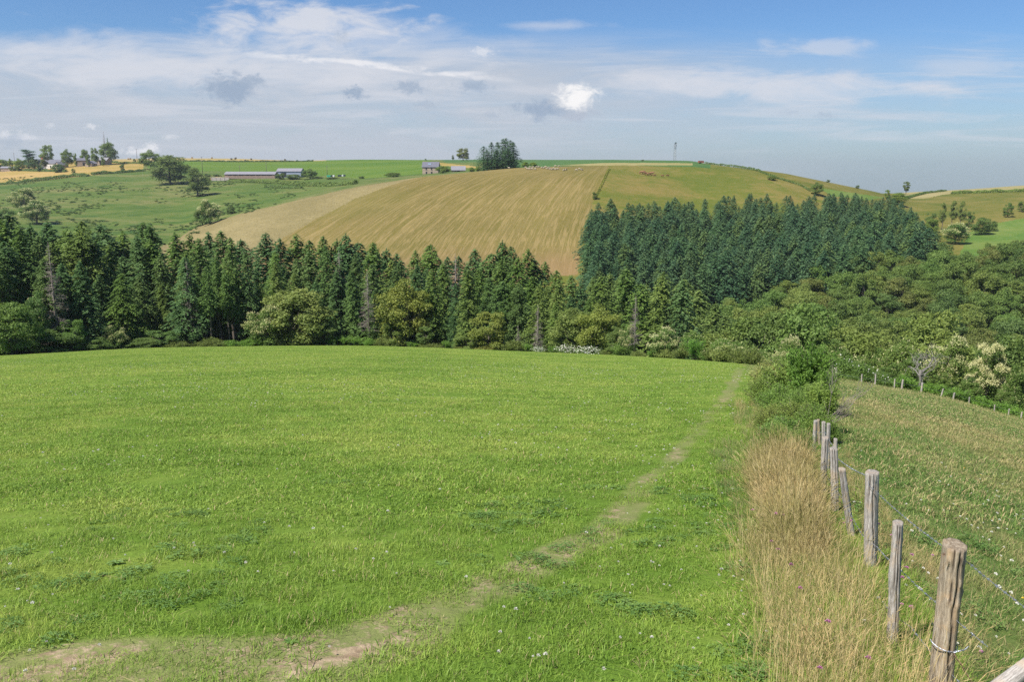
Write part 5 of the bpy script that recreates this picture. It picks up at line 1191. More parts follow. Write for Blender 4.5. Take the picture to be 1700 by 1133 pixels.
ES = [(352, 16, 40, 2, OLV, 'small olive bush at the left end of the field edge scrub'), (382, 12, 30, 0, BRT, 'small bright bush below the bare trunks'), (412, 13, 36, 0, BRT, 'bright low broom left of the olive bush under the light green tree'),
      (436, 15, 34, 1, BRT, 'bright green broom below the catkin chestnut'), (458, 12, 28, 0, OLV, 'low olive bush below the catkin chestnut'), (497, 19, 44, 0, OLV, 'rounded olive grey bush under the rounded light green tree'), (468, 14, 26, 2, PAL, 'pale bush left of the rounded olive grey bush'),
      (528, 11, 26, 3, BRT, 'small light bush right of the rounded olive grey bush'), (547, 13, 28, 1, BRT, 'bright broom in a gap of the edge scrub'), (572, 17, 34, 1, BRT, 'vivid green broom, left one of the long bright row'), (594, 16, 32, 1, BRT, 'vivid green broom, right one of the long bright row'),
      (612, 15, 28, 0, BRT, 'green broom at the end of the long bright row'), (632, 16, 34, 2, OLV, 'olive bush below the broad olive oak'), (650, 17, 26, 0, OLV, 'dull bush at the foot of the broad olive oak'), (664, 19, 36, 0, PAL, 'greyish round bush right of the oak foot'), (688, 13, 34, 1, BRT, 'bright broom right of the greyish round bush'),
      (706, 10, 22, 2, PAL, 'low pale tuft right of the bright broom'), (725, 10, 30, 0, OLV, 'low dull bush below the small dark tree'), (742, 14, 20, 1, BRT, 'small upright bright broom in the middle of the edge'), (772, 7, 40, 2, (1.5, 1.2, 1.0), 'straw coloured low growth right of the small upright broom'), (808, 7, 40, 2, (1.5, 1.15, 1.0), 'straw coloured low growth below the yellowish green tree'),
      (851, 20, 40, 0, OLV, 'rounded olive bush left of the white flowering brambles'), (876, 14, 20, 1, BRT, 'bright broom between the olive bush and the brambles'), (918, 12, 18, 1, BRT, 'small bright broom between the two white brambles'), (1030, 23, 50, 1, (.95, 1.1, .85), 'large rounded broom right of the white brambles'),
      (1008, 12, 24, 0, OLV, 'low bush at the left foot of the large rounded broom'), (1060, 12, 28, 2, PAL, 'pale low bush right of the large rounded broom'), (1083, 14, 20, 1, BRT, 'small vivid broom under the cream chestnut'), (1108, 20, 40, 0, PAL, 'greyish bush under the cream chestnut'), (1132, 22, 34, 3, OLV, 'olive bush right of the greyish one'),
      (1154, 38, 38, 1, (.8, 1.2, .6), 'tall bright green pointed broom near the field corner'), (1173, 16, 24, 1, BRT, 'small broom at the foot of the tall pointed one'), (1200, 32, 60, 0, PAL, 'wide pale bush near the corner of the clover field'), (1228, 26, 40, 2, OLV, 'scrubby bush at the end of the wheel track'), (1180, 24, 30, 3, OLV, 'olive shrub left of the wide pale bush'),
      (250, 10, 50, 0, DRK, 'low dark bush under the left conifers'), (290, 12, 50, 2, OLV, 'low olive thicket at the foot of the low boughed tree'), (215, 9, 40, 0, DRK, 'dark nettle clump under the left conifers'), (330, 10, 30, 0, OLV, 'small dull bush left of the small olive bush'), (165, 8, 44, 2, DRK, 'low dark growth under the left conifers'), (110, 7, 44, 0, DRK, 'low shaded growth near the left edge of the field'),
      (1250, 30, 34, 0, OLV, 'ragged bush left of the near hedge bush')]
for (px_, hp, wp, k, ti, lab) in ES: edge_shrub(px_, hp, wp, k, ti, lab, random.uniform(1.0, 2.6))
for px_, hp, wp, lab in ((893, 9, 28, 'white flowering bramble, smaller left one at the field edge'), (940, 14, 46, 'white flowering bramble right of the small bright broom'), (978, 14, 50, 'widest white flowering bramble, left of the large rounded broom')): edge_shrub(px_, hp, wp, 0, (.85, .95, .9), lab, 1.2, bram, 'bramble')
# brambles and posts by the pasture edge on the right
def right_edge(px): Y = float(dcf(uv(px, 650)[0])); return Y
for px_, hm, wm, lab in ((1400, 1.6, 2.4, 'dark bramble with pale flowers at the left of the pasture edge'), (1435, 1.4, 2.2, 'bramble with a few white flowers behind the pasture fence'), (1465, 1.0, 1.6, 'low bramble between the pasture fence posts')):
    Y = right_edge(px_) + 2.4; X = uv(px_, 640)[0] * Y; put_tree(bram2, 'bramble', (X, Y, g1(X, Y)), (wm / 3, wm / 3, hm / 1.3), random.random() * 6, lab, 'shrub', 'shrubs behind the pasture fence', (.8, .95, .75), pn=('stem', 'foliage', 'blossom'))
for px_, hm, wm, k, lab in ((1545, .9, 2.0, 0, 'bright low shrub left of the leaning fence post'), (1590, .9, 2.2, 1, 'bright low broom between the leaning fence posts'), (1500, 1.0, 2.0, 3, 'leafy shrub behind the pair of fence posts'), (1625, .8, 2.0, 0, 'low shrub under the tall catkin chestnut'), (1665, .8, 2.2, 2, 'low shrub near the right edge of the fence')):
    Y = right_edge(px_) + 2.2; X = uv(px_, 650)[0] * Y; put_tree(es[k][:2] + (None,), 'shrub', (X, Y, g1(X, Y)), (wm / 2.6, wm / 2.6, hm / 1.6), random.random() * 6, lab, 'shrub', 'shrubs behind the pasture fence', BRT, pn=('stem', 'foliage', 'blossom'))

# ------------------------------------------------------------------ weathered wood, fences
def wood_mat(name, a, b, c_, seed=0.0):
    m, t = mat_new(name); tcn = t.new('ShaderNodeTexCoord'); v = tcn.outputs['Object']; mp = t.new('ShaderNodeMapping'); mp.inputs['Location'].default_value = (seed, seed * .7, seed * 1.3); t.link(v, mp.inputs[0]); v = mp.outputs[0]
    g1_ = t.noise(t.scale(v, (1, 1, .07)), 60, 6, .7, .4); g2 = t.noise(t.scale(v, (1, 1, .12)), 150, 4, .7, .2); wide = t.noise(v, 7, 5, .6, .5); lich = t.noise(v, 38, 4, .6)
    col = ramp3(t, t.ss(g1_, .3, .7), a, b, c_, .5); col = t.mix(t.ss(g2, .58, .42, 0, .45), col, tuple(x * .35 for x in a)); col = t.mix(t.ss(wide, .5, .68, 0, .6), col, tuple(x * y for x, y in zip(b, (1.15, .95, .72))))
    col = t.mix(t.ss(lich, .66, .72, 0, .6), col, (.34, .35, .27))
    att = t.new('ShaderNodeAttribute', attribute_name='crack'); col = t.mix(att.outputs['Fac'], col, (.035, .026, .02))  # dark splits and knots, plus post tops dimmed in colour against the sun
    finish(t, col, .85, t.math('ADD', g1_, t.math('MULTIPLY', g2, .5)), .8, .006, .2); return m
WM = [wood_mat('weathered_brown_wood', (.24, .185, .125), (.39, .315, .225), (.52, .44, .33), 0), wood_mat('weathered_grey_wood', (.25, .225, .195), (.42, .38, .335), (.57, .53, .475), 3), wood_mat('silver_grey_wood', (.26, .235, .205), (.42, .385, .34), (.56, .53, .48), 7)]
def post_mesh(h, r0, seed, mat, lean=(0, 0), bulge=0.0, cracks=2, knots=3, taper=.9, crooked=.02, below=.35):
    r = np.random.default_rng(seed); ns, nz = 56, max(24, int(h / .014)); z = np.linspace(-below, h, nz); th = np.linspace(0, 2 * math.pi, ns, endpoint=False)
    T, Zg = np.meshgrid(th, z); k = (Zg + below) / (h + below)
    R0 = r0 * (1 + (taper - 1) * k) * (1 + .10 * np.sin(T * 2 + r.random() * 6) + .06 * np.sin(T * 3 + 5 * k + r.random() * 6) + .035 * (fbm(T * 3 + 50, Zg * 6, seed, 4) - .5) * 2 + .05 * (vnoise(T * 1.3 + 9, Zg * 3.3, seed + 4) - .5) * 2)
    if bulge: R0 *= 1 + bulge * np.exp(-((Zg - h * .62) / (.13 * h)) ** 2) * np.clip(np.cos(T - 3.5), 0, 1)
    crack = np.zeros_like(R0)
    for q in range(cracks):
        t0 = (-1.75, -2.2, -.9, .6)[q % 4] + r.normal(0, .15); tw = t0 + .10 * np.sin(Zg * 7 + q) + .05 * np.sin(Zg * 23 + q); z0 = h * (0.1 if q == 0 else r.uniform(.3, .7)); w_ = .05 * (np.clip((Zg - z0) / (.3 * h), 0, 1)) + .022
        d = np.abs((T - tw + math.pi) % (2 * math.pi) - math.pi); c_ = np.exp(-(d / w_) ** 2) * (Zg > z0); R0 -= r0 * .32 * c_; crack = np.maximum(crack, np.clip(c_ * 1.1, 0, 1))
    for q in range(knots):
        t0 = r.uniform(-2.9, -.2); z0 = r.uniform(.35, .95) * h; a = ((T - t0 + math.pi) % (2 * math.pi) - math.pi) * r0; d = np.hypot(a, (Zg - z0) * .8); R0 += r0 * .14 * np.exp(-(d / .014) ** 2); crack = np.maximum(crack, .75 * np.exp(-(d / .006) ** 2))
    cx = crooked * np.sin(k * 3 + seed) + lean[0] * np.maximum(Zg, 0); cy = crooked * .5 * np.sin(k * 4 + seed * 2) + lean[1] * np.maximum(Zg, 0)
    X = cx + R0 * np.cos(T); Y = cy + R0 * np.sin(T); Zs = Zg.copy(); Zs[-1] += r0 * (.16 * np.cos(T[-1] - 1) + .10 * (vnoise(T[-1] * 4, T[-1] * 0, seed) - .5)); crack[-1] = np.maximum(crack[-1], .35); V = np.stack([X, Y, Zs], -1).reshape(-1, 3)
    i = np.arange(nz * ns).reshape(nz, ns); Q = np.stack([i[:-1], np.roll(i[:-1], -1, 1), np.roll(i[1:], -1, 1), i[1:]], -1).reshape(-1, 4)
    top = V[-ns:]; cen = top.mean(0); rings = [top]; n0 = len(V); Vs = [V]; T3 = []; prev = i[-1]
    for f in (.82, .5, .2):
        ring = cen + (top - cen) * f; ring[:, 2] += r0 * .10 * (vnoise(ring[:, 0] * 90, ring[:, 1] * 90, seed) - .3); Vs.append(ring); cur = np.arange(n0, n0 + ns); n0 += ns; Q = np.vstack([Q, np.stack([prev, np.roll(prev, -1), np.roll(cur, -1), cur], -1)]); prev = cur
    Vs.append(cen[None]); T3 = np.stack([prev, np.roll(prev, -1), np.full(ns, n0)], -1)
    V = np.concatenate(Vs); me = mk('post', V, [Q, T3], mat, True); a = me.attributes.new('crack', 'FLOAT', 'POINT'); cr = np.zeros(len(V)); cr[:nz * ns] = crack.ravel(); cr[nz * ns:] = .35; tc_ = np.abs(np.sin(np.arange(ns) * 2 * math.pi / ns * 1.0 + 1.75)) < .05; a.data.foreach_set('value', cr.astype(np.float32)); return me  # cap has no split: its colour is dimmed to offset the sunlit top
fence = empty('wire_fence', (fence_x(6), 6, g1(fence_x(6), 6))); tag(fence, 'fence of weathered grey posts with barbed wire running down beside the dry grass', 'fence')
def wpt(px, py, Y): u, s = uv(px, py); return np.array([u * Y, Y, -s * Y])
# (top px, top py, depth, width px, base px, material, extras)
POSTS = [(1584, 906, 4.35, 46, 1578, 0, dict(cracks=2, knots=6, bulge=.0, taper=.97)), (1491, 868, 5.3, 25, 1487, 1, dict(cracks=2, knots=2, bulge=.38, taper=.82)), (1449, 785, 7.0, 25, 1449, 1, dict(cracks=2, knots=2, taper=.97)),
         (1453, 806, 7.6, 12, 1455, 0, dict(cracks=0, knots=0)), (1397, 779, 8.3, 16, 1414, 2, dict(cracks=2, knots=1)), (1383, 745, 9.4, 15.5, 1392, 2, dict(cracks=2, knots=1)), (1370, 727, 10.3, 14.5, 1368, 1, dict(cracks=1, knots=3)),
         (1387, 729, 11.8, 7.5, 1387, 1, dict(cracks=0, knots=0)), (1376, 704, 12.0, 8.5, 1374, 2, dict(cracks=1, knots=1)), (1368, 701, 13.0, 7.5, 1366, 1, dict(cracks=1, knots=0)), (1354, 699, 13.8, 8.5, 1350, 2, dict(cracks=1, knots=1)), (1358, 697, 14.6, 6, 1358, 0, dict(cracks=0, knots=0)), (1341, 655, 21.0, 7, 1340, 1, dict(cracks=1, knots=0))]
PL = []
PLABS = {0: 'thick brown post with knots, nearest', 1: 'slim post with a split and a bulge', 2: 'straight grey post with a long dark split', 4: 'pale post leaning to the left'}
for i, (tx, ty, Y, wpx, bx, mi, kw) in enumerate(POSTS):
    T = wpt(tx, ty, Y); ub = uv(bx, 1000 if Y < 6 else 900)[0] if Y < 9 else uv(bx, 780)[0]; B = np.array([ub * Y, Y, 0.]); B[2] = g1(B[0], B[1]); h = T[2] - B[2]
    depth = T[1] * CP - T[2] * SP; rad = .86 * wpx * depth / F / 2
    me = post_mesh(h, rad, 100 + i, WM[mi], lean=((T[0] - B[0]) / h, 0), crooked=.006, **kw); o = link('post', me, fence); o.location = Vector(B) - fence.location
    if i in PLABS: o['label'] = PLABS[i]
    PL.append((B, T, rad))
rail = MB(); a_ = wpt(1655, 1150, 3.6); b_ = wpt(1760, 1062, 3.9)
me = post_mesh(float(np.linalg.norm(b_ - a_)) + .5, .045, 140, WM[1], cracks=1, knots=2, below=.3); o = link('brace', me, fence); o.location = Vector(a_) - fence.location; o.rotation_euler = Vector(b_ - a_).to_track_quat('Z', 'Y').to_euler(); o['label'] = 'slanting wooden brace at the bottom right corner'
def wire(PTS, name='wire', barbs=True, mat='wire', r_=.0019, sag=.02):
    PTS = np.asarray(PTS, float); b = MB(); path = []
    for p, q in zip(PTS[:-1], PTS[1:]):
        L_ = np.linalg.norm(q - p); n = max(4, int(L_ / .05)); t = np.linspace(0, 1, n, endpoint=False)[:, None]; seg = p + (q - p) * t; seg[:, 2] -= sag * L_ * 4 * (t * (1 - t))[:, 0]; path.append(seg)
    path.append(PTS[-1:]); path = np.concatenate(path); n = len(path)
    cum = np.concatenate([[0], np.cumsum(np.linalg.norm(np.diff(path, axis=0), axis=1))]); L_ = cum[-1]; m = int(L_ / .012); s = np.linspace(0, L_, m); base = np.stack([np.interp(s, cum, path[:, i]) for i in range(3)], 1)
    for ph_ in (0, math.pi):
        a = s * 2 * math.pi / .055 + ph_; b.tube(base + np.stack([0 * a, np.cos(a) * r_ * .9, np.sin(a) * r_ * .9], 1), r_ * .62, 4, False)
    o = link(name, b.build(name, M[mat]), fence); o.data.transform(Matrix.Translation(-fence.location))
    if barbs:
        k = MB()
        for q in np.arange(.06, L_, .11):
            c0 = np.array([np.interp(q, cum, path[:, i]) for i in range(3)])
            for j in range(4):
                d = norm(rng.normal(size=3) * [.4, 1, 1]); k.tube([c0 - d * .003, c0 + d * .013], [.0016, .0006], 3, False)
            k.tube([c0 - [.006, 0, 0], c0 + [.006, 0, 0]], .0035, 5)
        ob = link('barbs', k.build('barbs', M[mat]), o); ob.data.transform(Matrix.Translation(-fence.location))
def on(i, f, side=1.0):          # a point on post i, fraction f of its height, on its pasture-side face
    B, T, r_ = PL[i]; p = B + (T - B) * f; return p + np.array([r_ * side, 0, 0])
# top strand follows the photograph: it passes the posts on their right side and dips between them
wire([wpt(1366, 735, 13.6), wpt(1391, 762, 10.4), on(2, .96, -.6), wpt(1442, 806, 6.93), wpt(1462, 824, 6.9), wpt(1565, 908, 4.75), wpt(1612, 938, 4.32), wpt(1640, 962, 3.9), wpt(1730, 1030, 3.3)], sag=.006)
wire([wpt(1372, 790, 11.0), wpt(1400, 830, 8.6), wpt(1432, 890, 7.1), wpt(1456, 909, 6.88), wpt(1498, 950, 5.4), wpt(1562, 1008, 4.5), wpt(1640, 1075, 3.9)], sag=.006)
wire([wpt(1440, 960, 7.1), wpt(1480, 1020, 5.6), wpt(1512, 1042, 5.2), wpt(1558, 1098, 4.5), wpt(1640, 1180, 3.8)], sag=.006)
wire([wpt(1352, 716, 14.2), wpt(1370, 718, 12.4), wpt(1388, 747, 10.2)], sag=.01)
# wire wrapped round the near post with its twisted tail
B, T, r_ = PL[0]; c0 = B + (T - B) * ((T[2] - B[2] - .0) and .58); zt = wpt(1584, 1068, 4.3)[2]
ang = np.linspace(math.pi, 2 * math.pi, 16); loop = [np.array([T[0] + (r_ + .008) * math.cos(a), T[1] + (r_ + .008) * math.sin(a) , zt - .01 - .035 * math.sin((a - math.pi) / 2 * 1.5)]) for a in ang]
wire(loop, barbs=False, sag=0, r_=.0030)
k_ = np.array(loop[9]); tail = [k_ + [0, -.006, 0], k_ + [.012, -.02, -.03], k_ + [.035, -.03, -.055], k_ + [.06, -.03, -.10], k_ + [.10, -.04, -.16], k_ + [.13, -.04, -.24]]
wire(tail, barbs=False, sag=0, mat='rusty_wire', r_=.0036)
wire([k_ + [0, -.006, 0], k_ + [.03, -.02, .02], k_ + [.06, 0, .01], k_ + [.085, 0, .035]], barbs=True, sag=0, r_=.003)
b = MB(); 
for j in range(9):
    a = j * .7; c_ = wpt(1567, 921, 4.27); b.tube([c_, c_ + np.array([math.cos(a), -.2, math.sin(a)]) * .016], [.0018, .0008], 3)
o = link('staple', b.build('staple', M['rusty_wire']), fence); o.data.transform(Matrix.Translation(-fence.location))

pf = empty('pasture_fence', at(1530, 650, 52)); tag(pf, 'line of thin pale posts along the far edge of the dry pasture', 'fence')
for i, (px_, ty, by, wpx, ln) in enumerate(((1388, 615, 628, 3, 0), (1431, 626, 637, 3.5, 0), (1454, 626, 636, 3, 0), (1486, 634, 647, 3, 0), (1499, 635, 651, 4, 0), (1531, 640, 657, 4.5, 0), (1563, 650, 663, 3.4, .18), (1583, 658, 671, 3.8, .1), (1609, 668, 678, 3, 0), (1651, 684, 690, 2.6, 0), (1675, 689, 697, 3, 0), (1696, 693, 702, 3, 0))):
    Y = right_edge(px_) - .2; u, s = uv(px_, ty - 4); X = u * Y; zb = g1(X, Y); h = max(.5, -s * Y - zb); me = post_mesh(h, wpx * Y / F / 2 * .75, 200 + i, WM[2 if i % 2 else 1], lean=(ln, 0), cracks=0, knots=0, crooked=.01)
    o = link('post', me, pf); o.location = Vector((X, Y, zb)) - pf.location
pw_ = []
for px_ in (1388, 1431, 1454, 1486, 1499, 1531, 1563, 1583, 1609, 1651, 1675, 1696):
    Y = right_edge(px_) - .2; X = uv(px_, 650)[0] * Y; pw_.append((X, Y - .05, g1(X, Y) + .42))
b = MB(); b.tube(pw_, .004, 3, False); o = link('wire', b.build('wire', M['wire']), pf); o.data.transform(Matrix.Translation(-pf.location))

# ------------------------------------------------------------------ the near hedge bushes
nb = [shrub(1.0, .62, 301, 17000, .024, upright=.6, nsh=150, lw=.5), shrub(1.0, .75, 302, 17000, .023, upright=.35, nsh=150, lw=.5), shrub(1.0, .45, 303, 14000, .026, upright=.95, nsh=100, lw=.38), shrub(1.0, .6, 304, 14000, .024, upright=.35, nsh=130, lw=.5)]
for q in nb: q[1].materials.append(M['bush'])
NG = 'bushes of the near hedge'
def near_bush(px, tip, Y, wpx, k, tint, label):
    u = uv(px, tip + 40)[0]; X = u * Y; z = g1(X, Y) - .03; h = -s_of(tip) * Y - z; wm = wpx * Y / F / 2 / (.62, .75, .45, .6)[k]
    tint = tuple(min(2, 1.22 * q) for q in tint); e = put_tree(nb[k], 'hedge_bush', (X, Y, z), (wm, wm, h), random.random() * 6.28, label, 'bush', NG, tint, pn=('stem', 'foliage', 'blossom')); return e
near_bush(1318, 588, 21, 105, 0, (1.05, 1.05, .9), 'leafy bush with the highest rounded top in the near hedge')
near_bush(1345, 580, 20, 90, 2, (.66, .86, .52), 'upright bright green shoots at the right of the near hedge')
near_bush(1362, 598, 22.5, 60, 0, (.95, 1.05, .85), 'rounded bush at the right end of the near hedge top')
near_bush(1278, 593, 25, 62, 3, (1.7, 1.25, 1.5), 'pale greyish bush at the left top of the near hedge')
near_bush(1268, 622, 22, 66, 1, (1.15, 1.12, .95), 'light green bush bulging over the clover field')
near_bush(1296, 640, 19, 90, 1, (.95, 1.08, .85), 'spreading bush in the middle of the near hedge')
near_bush(1340, 640, 18, 80, 1, (.85, .95, .75), 'dark leafy bush in the right middle of the near hedge')
near_bush(1362, 640, 16.5, 60, 2, (1.05, 1.1, .8), 'green shoots with twiggy tips right of the hedge middle')
near_bush(1320, 668, 15.8, 110, 1, (1.1, 1.0, .85), 'olive brown bush with small leaves low in the hedge')
near_bush(1300, 690, 14.6, 80, 3, (.8, .95, .75), 'dark low bush at the near left foot of the hedge')
near_bush(1352, 672, 15.0, 74, 1, (.9, 1.0, .75), 'bush right behind the farthest grey posts')
near_bush(1375, 700, 14.9, 44, 3, (.9, 1.0, .8), 'small bush right of the farthest grey posts')
near_bush(1292, 705, 13.2, 56, 1, (1.05, 1.0, .8), 'dark green tangle at the near left foot of the hedge, above the dry grass')
near_bush(1325, 712, 12.9, 62, 1, (.95, .95, .8), 'small leaved low bush touching the top of the dry grass')
near_bush(1276, 672, 15.5, 60, 1, (1.2, 1.05, .95), 'dull olive bush bulging left over the wheel track side')
# dead twigs reaching over the pasture
r = np.random.default_rng(9); tb = MB()
def twig(p, d, L, rad, dep):
    pts_ = [p]
    for i in range(6): d = norm(d + r.normal(0, .10, 3) + [0, 0, .02]); p = p + d * L / 6; pts_.append(p)
    tb.tube(pts_, np.linspace(rad, rad * .35, 7), 4, False)
    if dep:
        for q in range(5): twig(pts_[int(r.integers(1, 6))], norm(d + r.normal(0, .35, 3) + [0, 0, .12]), L * .45, rad * .5, dep - 1)
o0 = wpt(1370, 712, 15.2)
for (px_, py_, L_) in ((1430, 655, .95), (1418, 662, .85), (1408, 688, .6), (1400, 640, .7), (1384, 628, .9)): e_ = wpt(px_, py_, 15.0); twig(o0, norm(e_ - o0), float(np.linalg.norm(e_ - o0)), .007, 2)
o = link('dead_branch', tb.build('dead_branch', M['deadwood'])); tag(o, 'bare grey twigs sticking out of the hedge over the pasture', 'branch')

# ------------------------------------------------------------------ grass
def blades(n, rad, h0, h1, wdt, lean=.5, seed=0, curl=.6, head=0.0, flat=0.0):
    """tuft of n curved blades on a disc: V, Q, T"""
    r = np.random.default_rng(seed); a = r.random(n) * 6.283; rr = np.sqrt(r.random(n)) * rad; b = np.stack([np.cos(a) * rr, np.sin(a) * rr, np.zeros(n) - .01], 1)
    H = r.uniform(h0, h1, n) * (1 - .25 * rr / rad); az = r.random(n) * 6.283; ln = np.abs(r.normal(0, lean, n)) ; d = np.stack([np.cos(az), np.sin(az)], 1)
    s = np.stack([-np.sin(az + r.normal(0, .6, n)), np.cos(az), np.zeros(n)], 1); s = norm(s); w_ = wdt * r.uniform(.6, 1.3, n)[:, None]
    def P_(t): 
        o = d * (H * ln * (t + curl * t * t))[:, None]; z = H * t * (1 - .25 * ln * t); return b + np.concatenate([o, z[:, None]], 1)
    p0, p1, p2, p3 = P_(0), P_(.4), P_(.75), P_(1.0)
    V = np.stack([p0 - s * w_ * .7, p0 + s * w_ * .7, p1 - s * w_, p1 + s * w_, p2 - s * w_ * .7, p2 + s * w_ * .7, p3], 1).reshape(-1, 3); k = np.arange(n)[:, None] * 7
    Q = np.concatenate([k + [0, 1, 3, 2], k + [2, 3, 5, 4]]); T = k + [4, 5, 6]
    if head:
        m = r.random(n) < head; q = p3[m]; dd = norm(p3[m] - p2[m]); nn = len(q); L = H[m] * r.uniform(.10, .2, nn); 
        for tw in (0, 1):
            sd = norm(np.cross(dd, [0.2, .3 + tw, 1.0 - tw])); c_ = q + dd * L[:, None] * .3; ww = (wdt * r.uniform(1.3, 2.4, nn))[:, None]
            V2 = np.stack([c_ - dd * L[:, None] * .7, c_ + sd * ww, c_ + dd * L[:, None] * .7, c_ - sd * ww], 1).reshape(-1, 3); Q = np.vstack([Q, np.arange(nn * 4).reshape(-1, 4) + len(V)]); V = np.vstack([V, V2])
    return V, Q, T
def tuft(name, mat, *a, **k): V, Q, T = blades(*a, **k); return mk(name, V, [Q, T], M[mat])
def rings(y0, y1, dens, umin=-.72, umax=.72):
    """random ground points between two depths, dens per square metre"""
    area = (umax - umin) * .5 * (y1 * y1 - y0 * y0); n = int(area * dens); Y = np.sqrt(rng.random(n) * (y1 * y1 - y0 * y0) + y0 * y0); return rng.uniform(umin, umax, n) * Y, Y
def place(X, Y): return np.stack([X, Y, ground(X, Y)], 1)
def rots(n, tilt=.12): return np.stack([rng.normal(0, tilt, n), rng.normal(0, tilt, n), rng.random(n) * 6.283], 1)
def slope_rots(X, Y, tilt=.06):
    n = len(X); gx_ = (ground(X + .6, Y) - ground(X - .6, Y)) / 1.2; gy_ = (ground(X, Y + .6) - ground(X, Y - .6)) / 1.2; nz = 1 / np.sqrt(1 + gx_ ** 2 + gy_ ** 2); nx, ny = -gx_ * nz, -gy_ * nz
    rz = rng.random(n) * 6.283; lx = nx * np.cos(rz) + ny * np.sin(rz); ly = -nx * np.sin(rz) + ny * np.cos(rz)
    return np.stack([-np.arctan2(ly, nz) + rng.normal(0, tilt, n), np.arcsin(lx) + rng.normal(0, tilt, n), rz], 1)
def isfield(X, Y, edge=0.0): return (X < fence_x(Y) - edge)
# --- clover field
pieces = [tuft('t', 'blade', 170, .22, .03, .085, .0022, lean=.7, seed=1), tuft('t', 'blade', 170, .22, .025, .07, .0026, lean=.95, seed=2), tuft('t', 'blade', 120, .2, .05, .13, .0018, lean=.55, seed=3),
          tuft('t', 'blade', 300, .5, .025, .065, .0038, lean=1.0, seed=4), tuft('t', 'blade', 300, .5, .02, .055, .004, lean=1.2, seed=5),
          tuft('t', 'blade', 480, 1.3, .02, .05, .009, lean=1.3, seed=6), tuft('t', 'blade', 480, 1.3, .02, .045, .010, lean=1.5, seed=7)]
def clover_piece(n, rad, h, lf, seed):
    r = np.random.default_rng(seed); a = r.random(n) * 6.283; rr = np.sqrt(r.random(n)) * rad; C = np.stack([np.cos(a) * rr, np.sin(a) * rr, r.uniform(.3, 1, n) * h * (1 - .5 * (rr / rad) ** 2)], 1); C = np.repeat(C, 3, 0); k = np.tile(np.arange(3), n) * 2.094 + np.repeat(r.random(n) * 6, 3); D = np.stack([np.cos(k), np.sin(k), r.normal(0, .15, 3 * n)], 1)
    N_ = np.repeat(r.normal(0, .35, (n, 3)) + [0, 0, 1], 3, 0); V, Q = leaves(C + D * lf, D, N_, lf, lf * .75, .15); return mk('c', V, [Q], M['weed'])
def rosette(n, L, w_, seed):
    r = np.random.default_rng(seed); V, Q = [], []; k = 0
    for i in range(n):
        a = i * 2.4 + r.normal(0, .2); d = np.array([math.cos(a), math.sin(a), 0]); s = np.array([-d[1], d[0], 0]); l = L * r.uniform(.6, 1.1); up = r.uniform(.3, .8)
        for t in (0, .35, .7, 1): 
            p = d * l * t + [0, 0, l * up * t * (1.2 - t) + .005]; ww = w_ * (.25 + 2.6 * t * (1.12 - t)); V += [p - s * ww, p + [0, 0, -.15 * ww], p + s * ww]
        for j in range(3): b0 = k + j * 3; Q += [[b0, b0 + 1, b0 + 4, b0 + 3], [b0 + 1, b0 + 2, b0 + 5, b0 + 4]]
        k += 12
    return mk('r', np.array(V), [np.array(Q)], M['weed'])
pieces += [clover_piece(70, .16, .07, .010, 11), clover_piece(60, .18, .06, .012, 12), rosette(9, .13, .022, 13), rosette(7, .16, .03, 14)]
NP = len(pieces)
def near_mask(X, Y, keep_p=1.0):
    wr = wear_at(X, Y); return (rng.random(len(X)) > wr * 1.1)
P_, R_, S_, I_ = [], [], [], []
def emit(X, Y, idx, s0, s1, mask, zs=None):
    X, Y = X[mask], Y[mask]; n = len(X)
    if not n: return
    s = rng.uniform(s0, s1, n); h = s * (.72 + .6 * fbm(X * .8, Y * .8, 41, 3)); P_.append(place(X, Y)); R_.append(slope_rots(X, Y, .06 if s1 * 1 < 3 and Y.mean() < 20 else .015)); S_.append(np.stack([s, s, h], 1)); I_.append(rng.choice(idx, n))
X, Y = rings(3.2, 9, 30); emit(X, Y, [0, 1, 0, 1, 1, 2], .7, 1.1, isfield(X, Y, .25) & near_mask(X, Y))
X, Y = rings(3.2, 11, 7); c_ = fbm(X * .7, Y * .7, 51, 3) > .54; emit(X, Y, [7, 8], .6, 1.1, isfield(X, Y, .2) & c_ & (rng.random(len(X)) > wear_at(X, Y) * .8))
X, Y = rings(3.2, 9, .9); c_ = (fbm(X * .5, Y * .5, 52, 3) > .50); emit(X, Y, [9, 10], .3, .75, isfield(X, Y, .2) & c_)
X, Y = rings(9, 24, 9.5); emit(X, Y, [3, 4], .8, 1.3, isfield(X, Y, .25) & (poly_dist(X, Y, TRACK) > .48) & near_mask(X, Y))
X, Y = rings(9, 24, 22, .02, .36); emit(X, Y, [0, 1], .5, 1.0, (poly_dist(X, Y, TRACK) < .75) & (rng.random(len(X)) > .15 + wear_at(X, Y)))
X, Y = rings(24, 135, 1.6, -.72, .36); emit(X, Y, [5, 6], .8, 1.2, isfield(X, Y, .6) & (Y < dcf(X / Y) * 1.0 - .6) & (poly_dist(X, Y, TRACK) > 1.5))
X, Y = rings(24, 78, 4.0, .1, .36); q_ = poly_dist(X, Y, TRACK); emit(X, Y, [3, 4], .8, 1.2, isfield(X, Y, .6) & (q_ < 1.9) & (q_ > .42) & (Y < dcf(X / Y) - .5))
scatter('meadow_grass', np.concatenate(P_), np.concatenate(R_), np.concatenate(S_), np.concatenate(I_), pieces, 'short green grass and clover leaves covering the foreground field', 'grass')
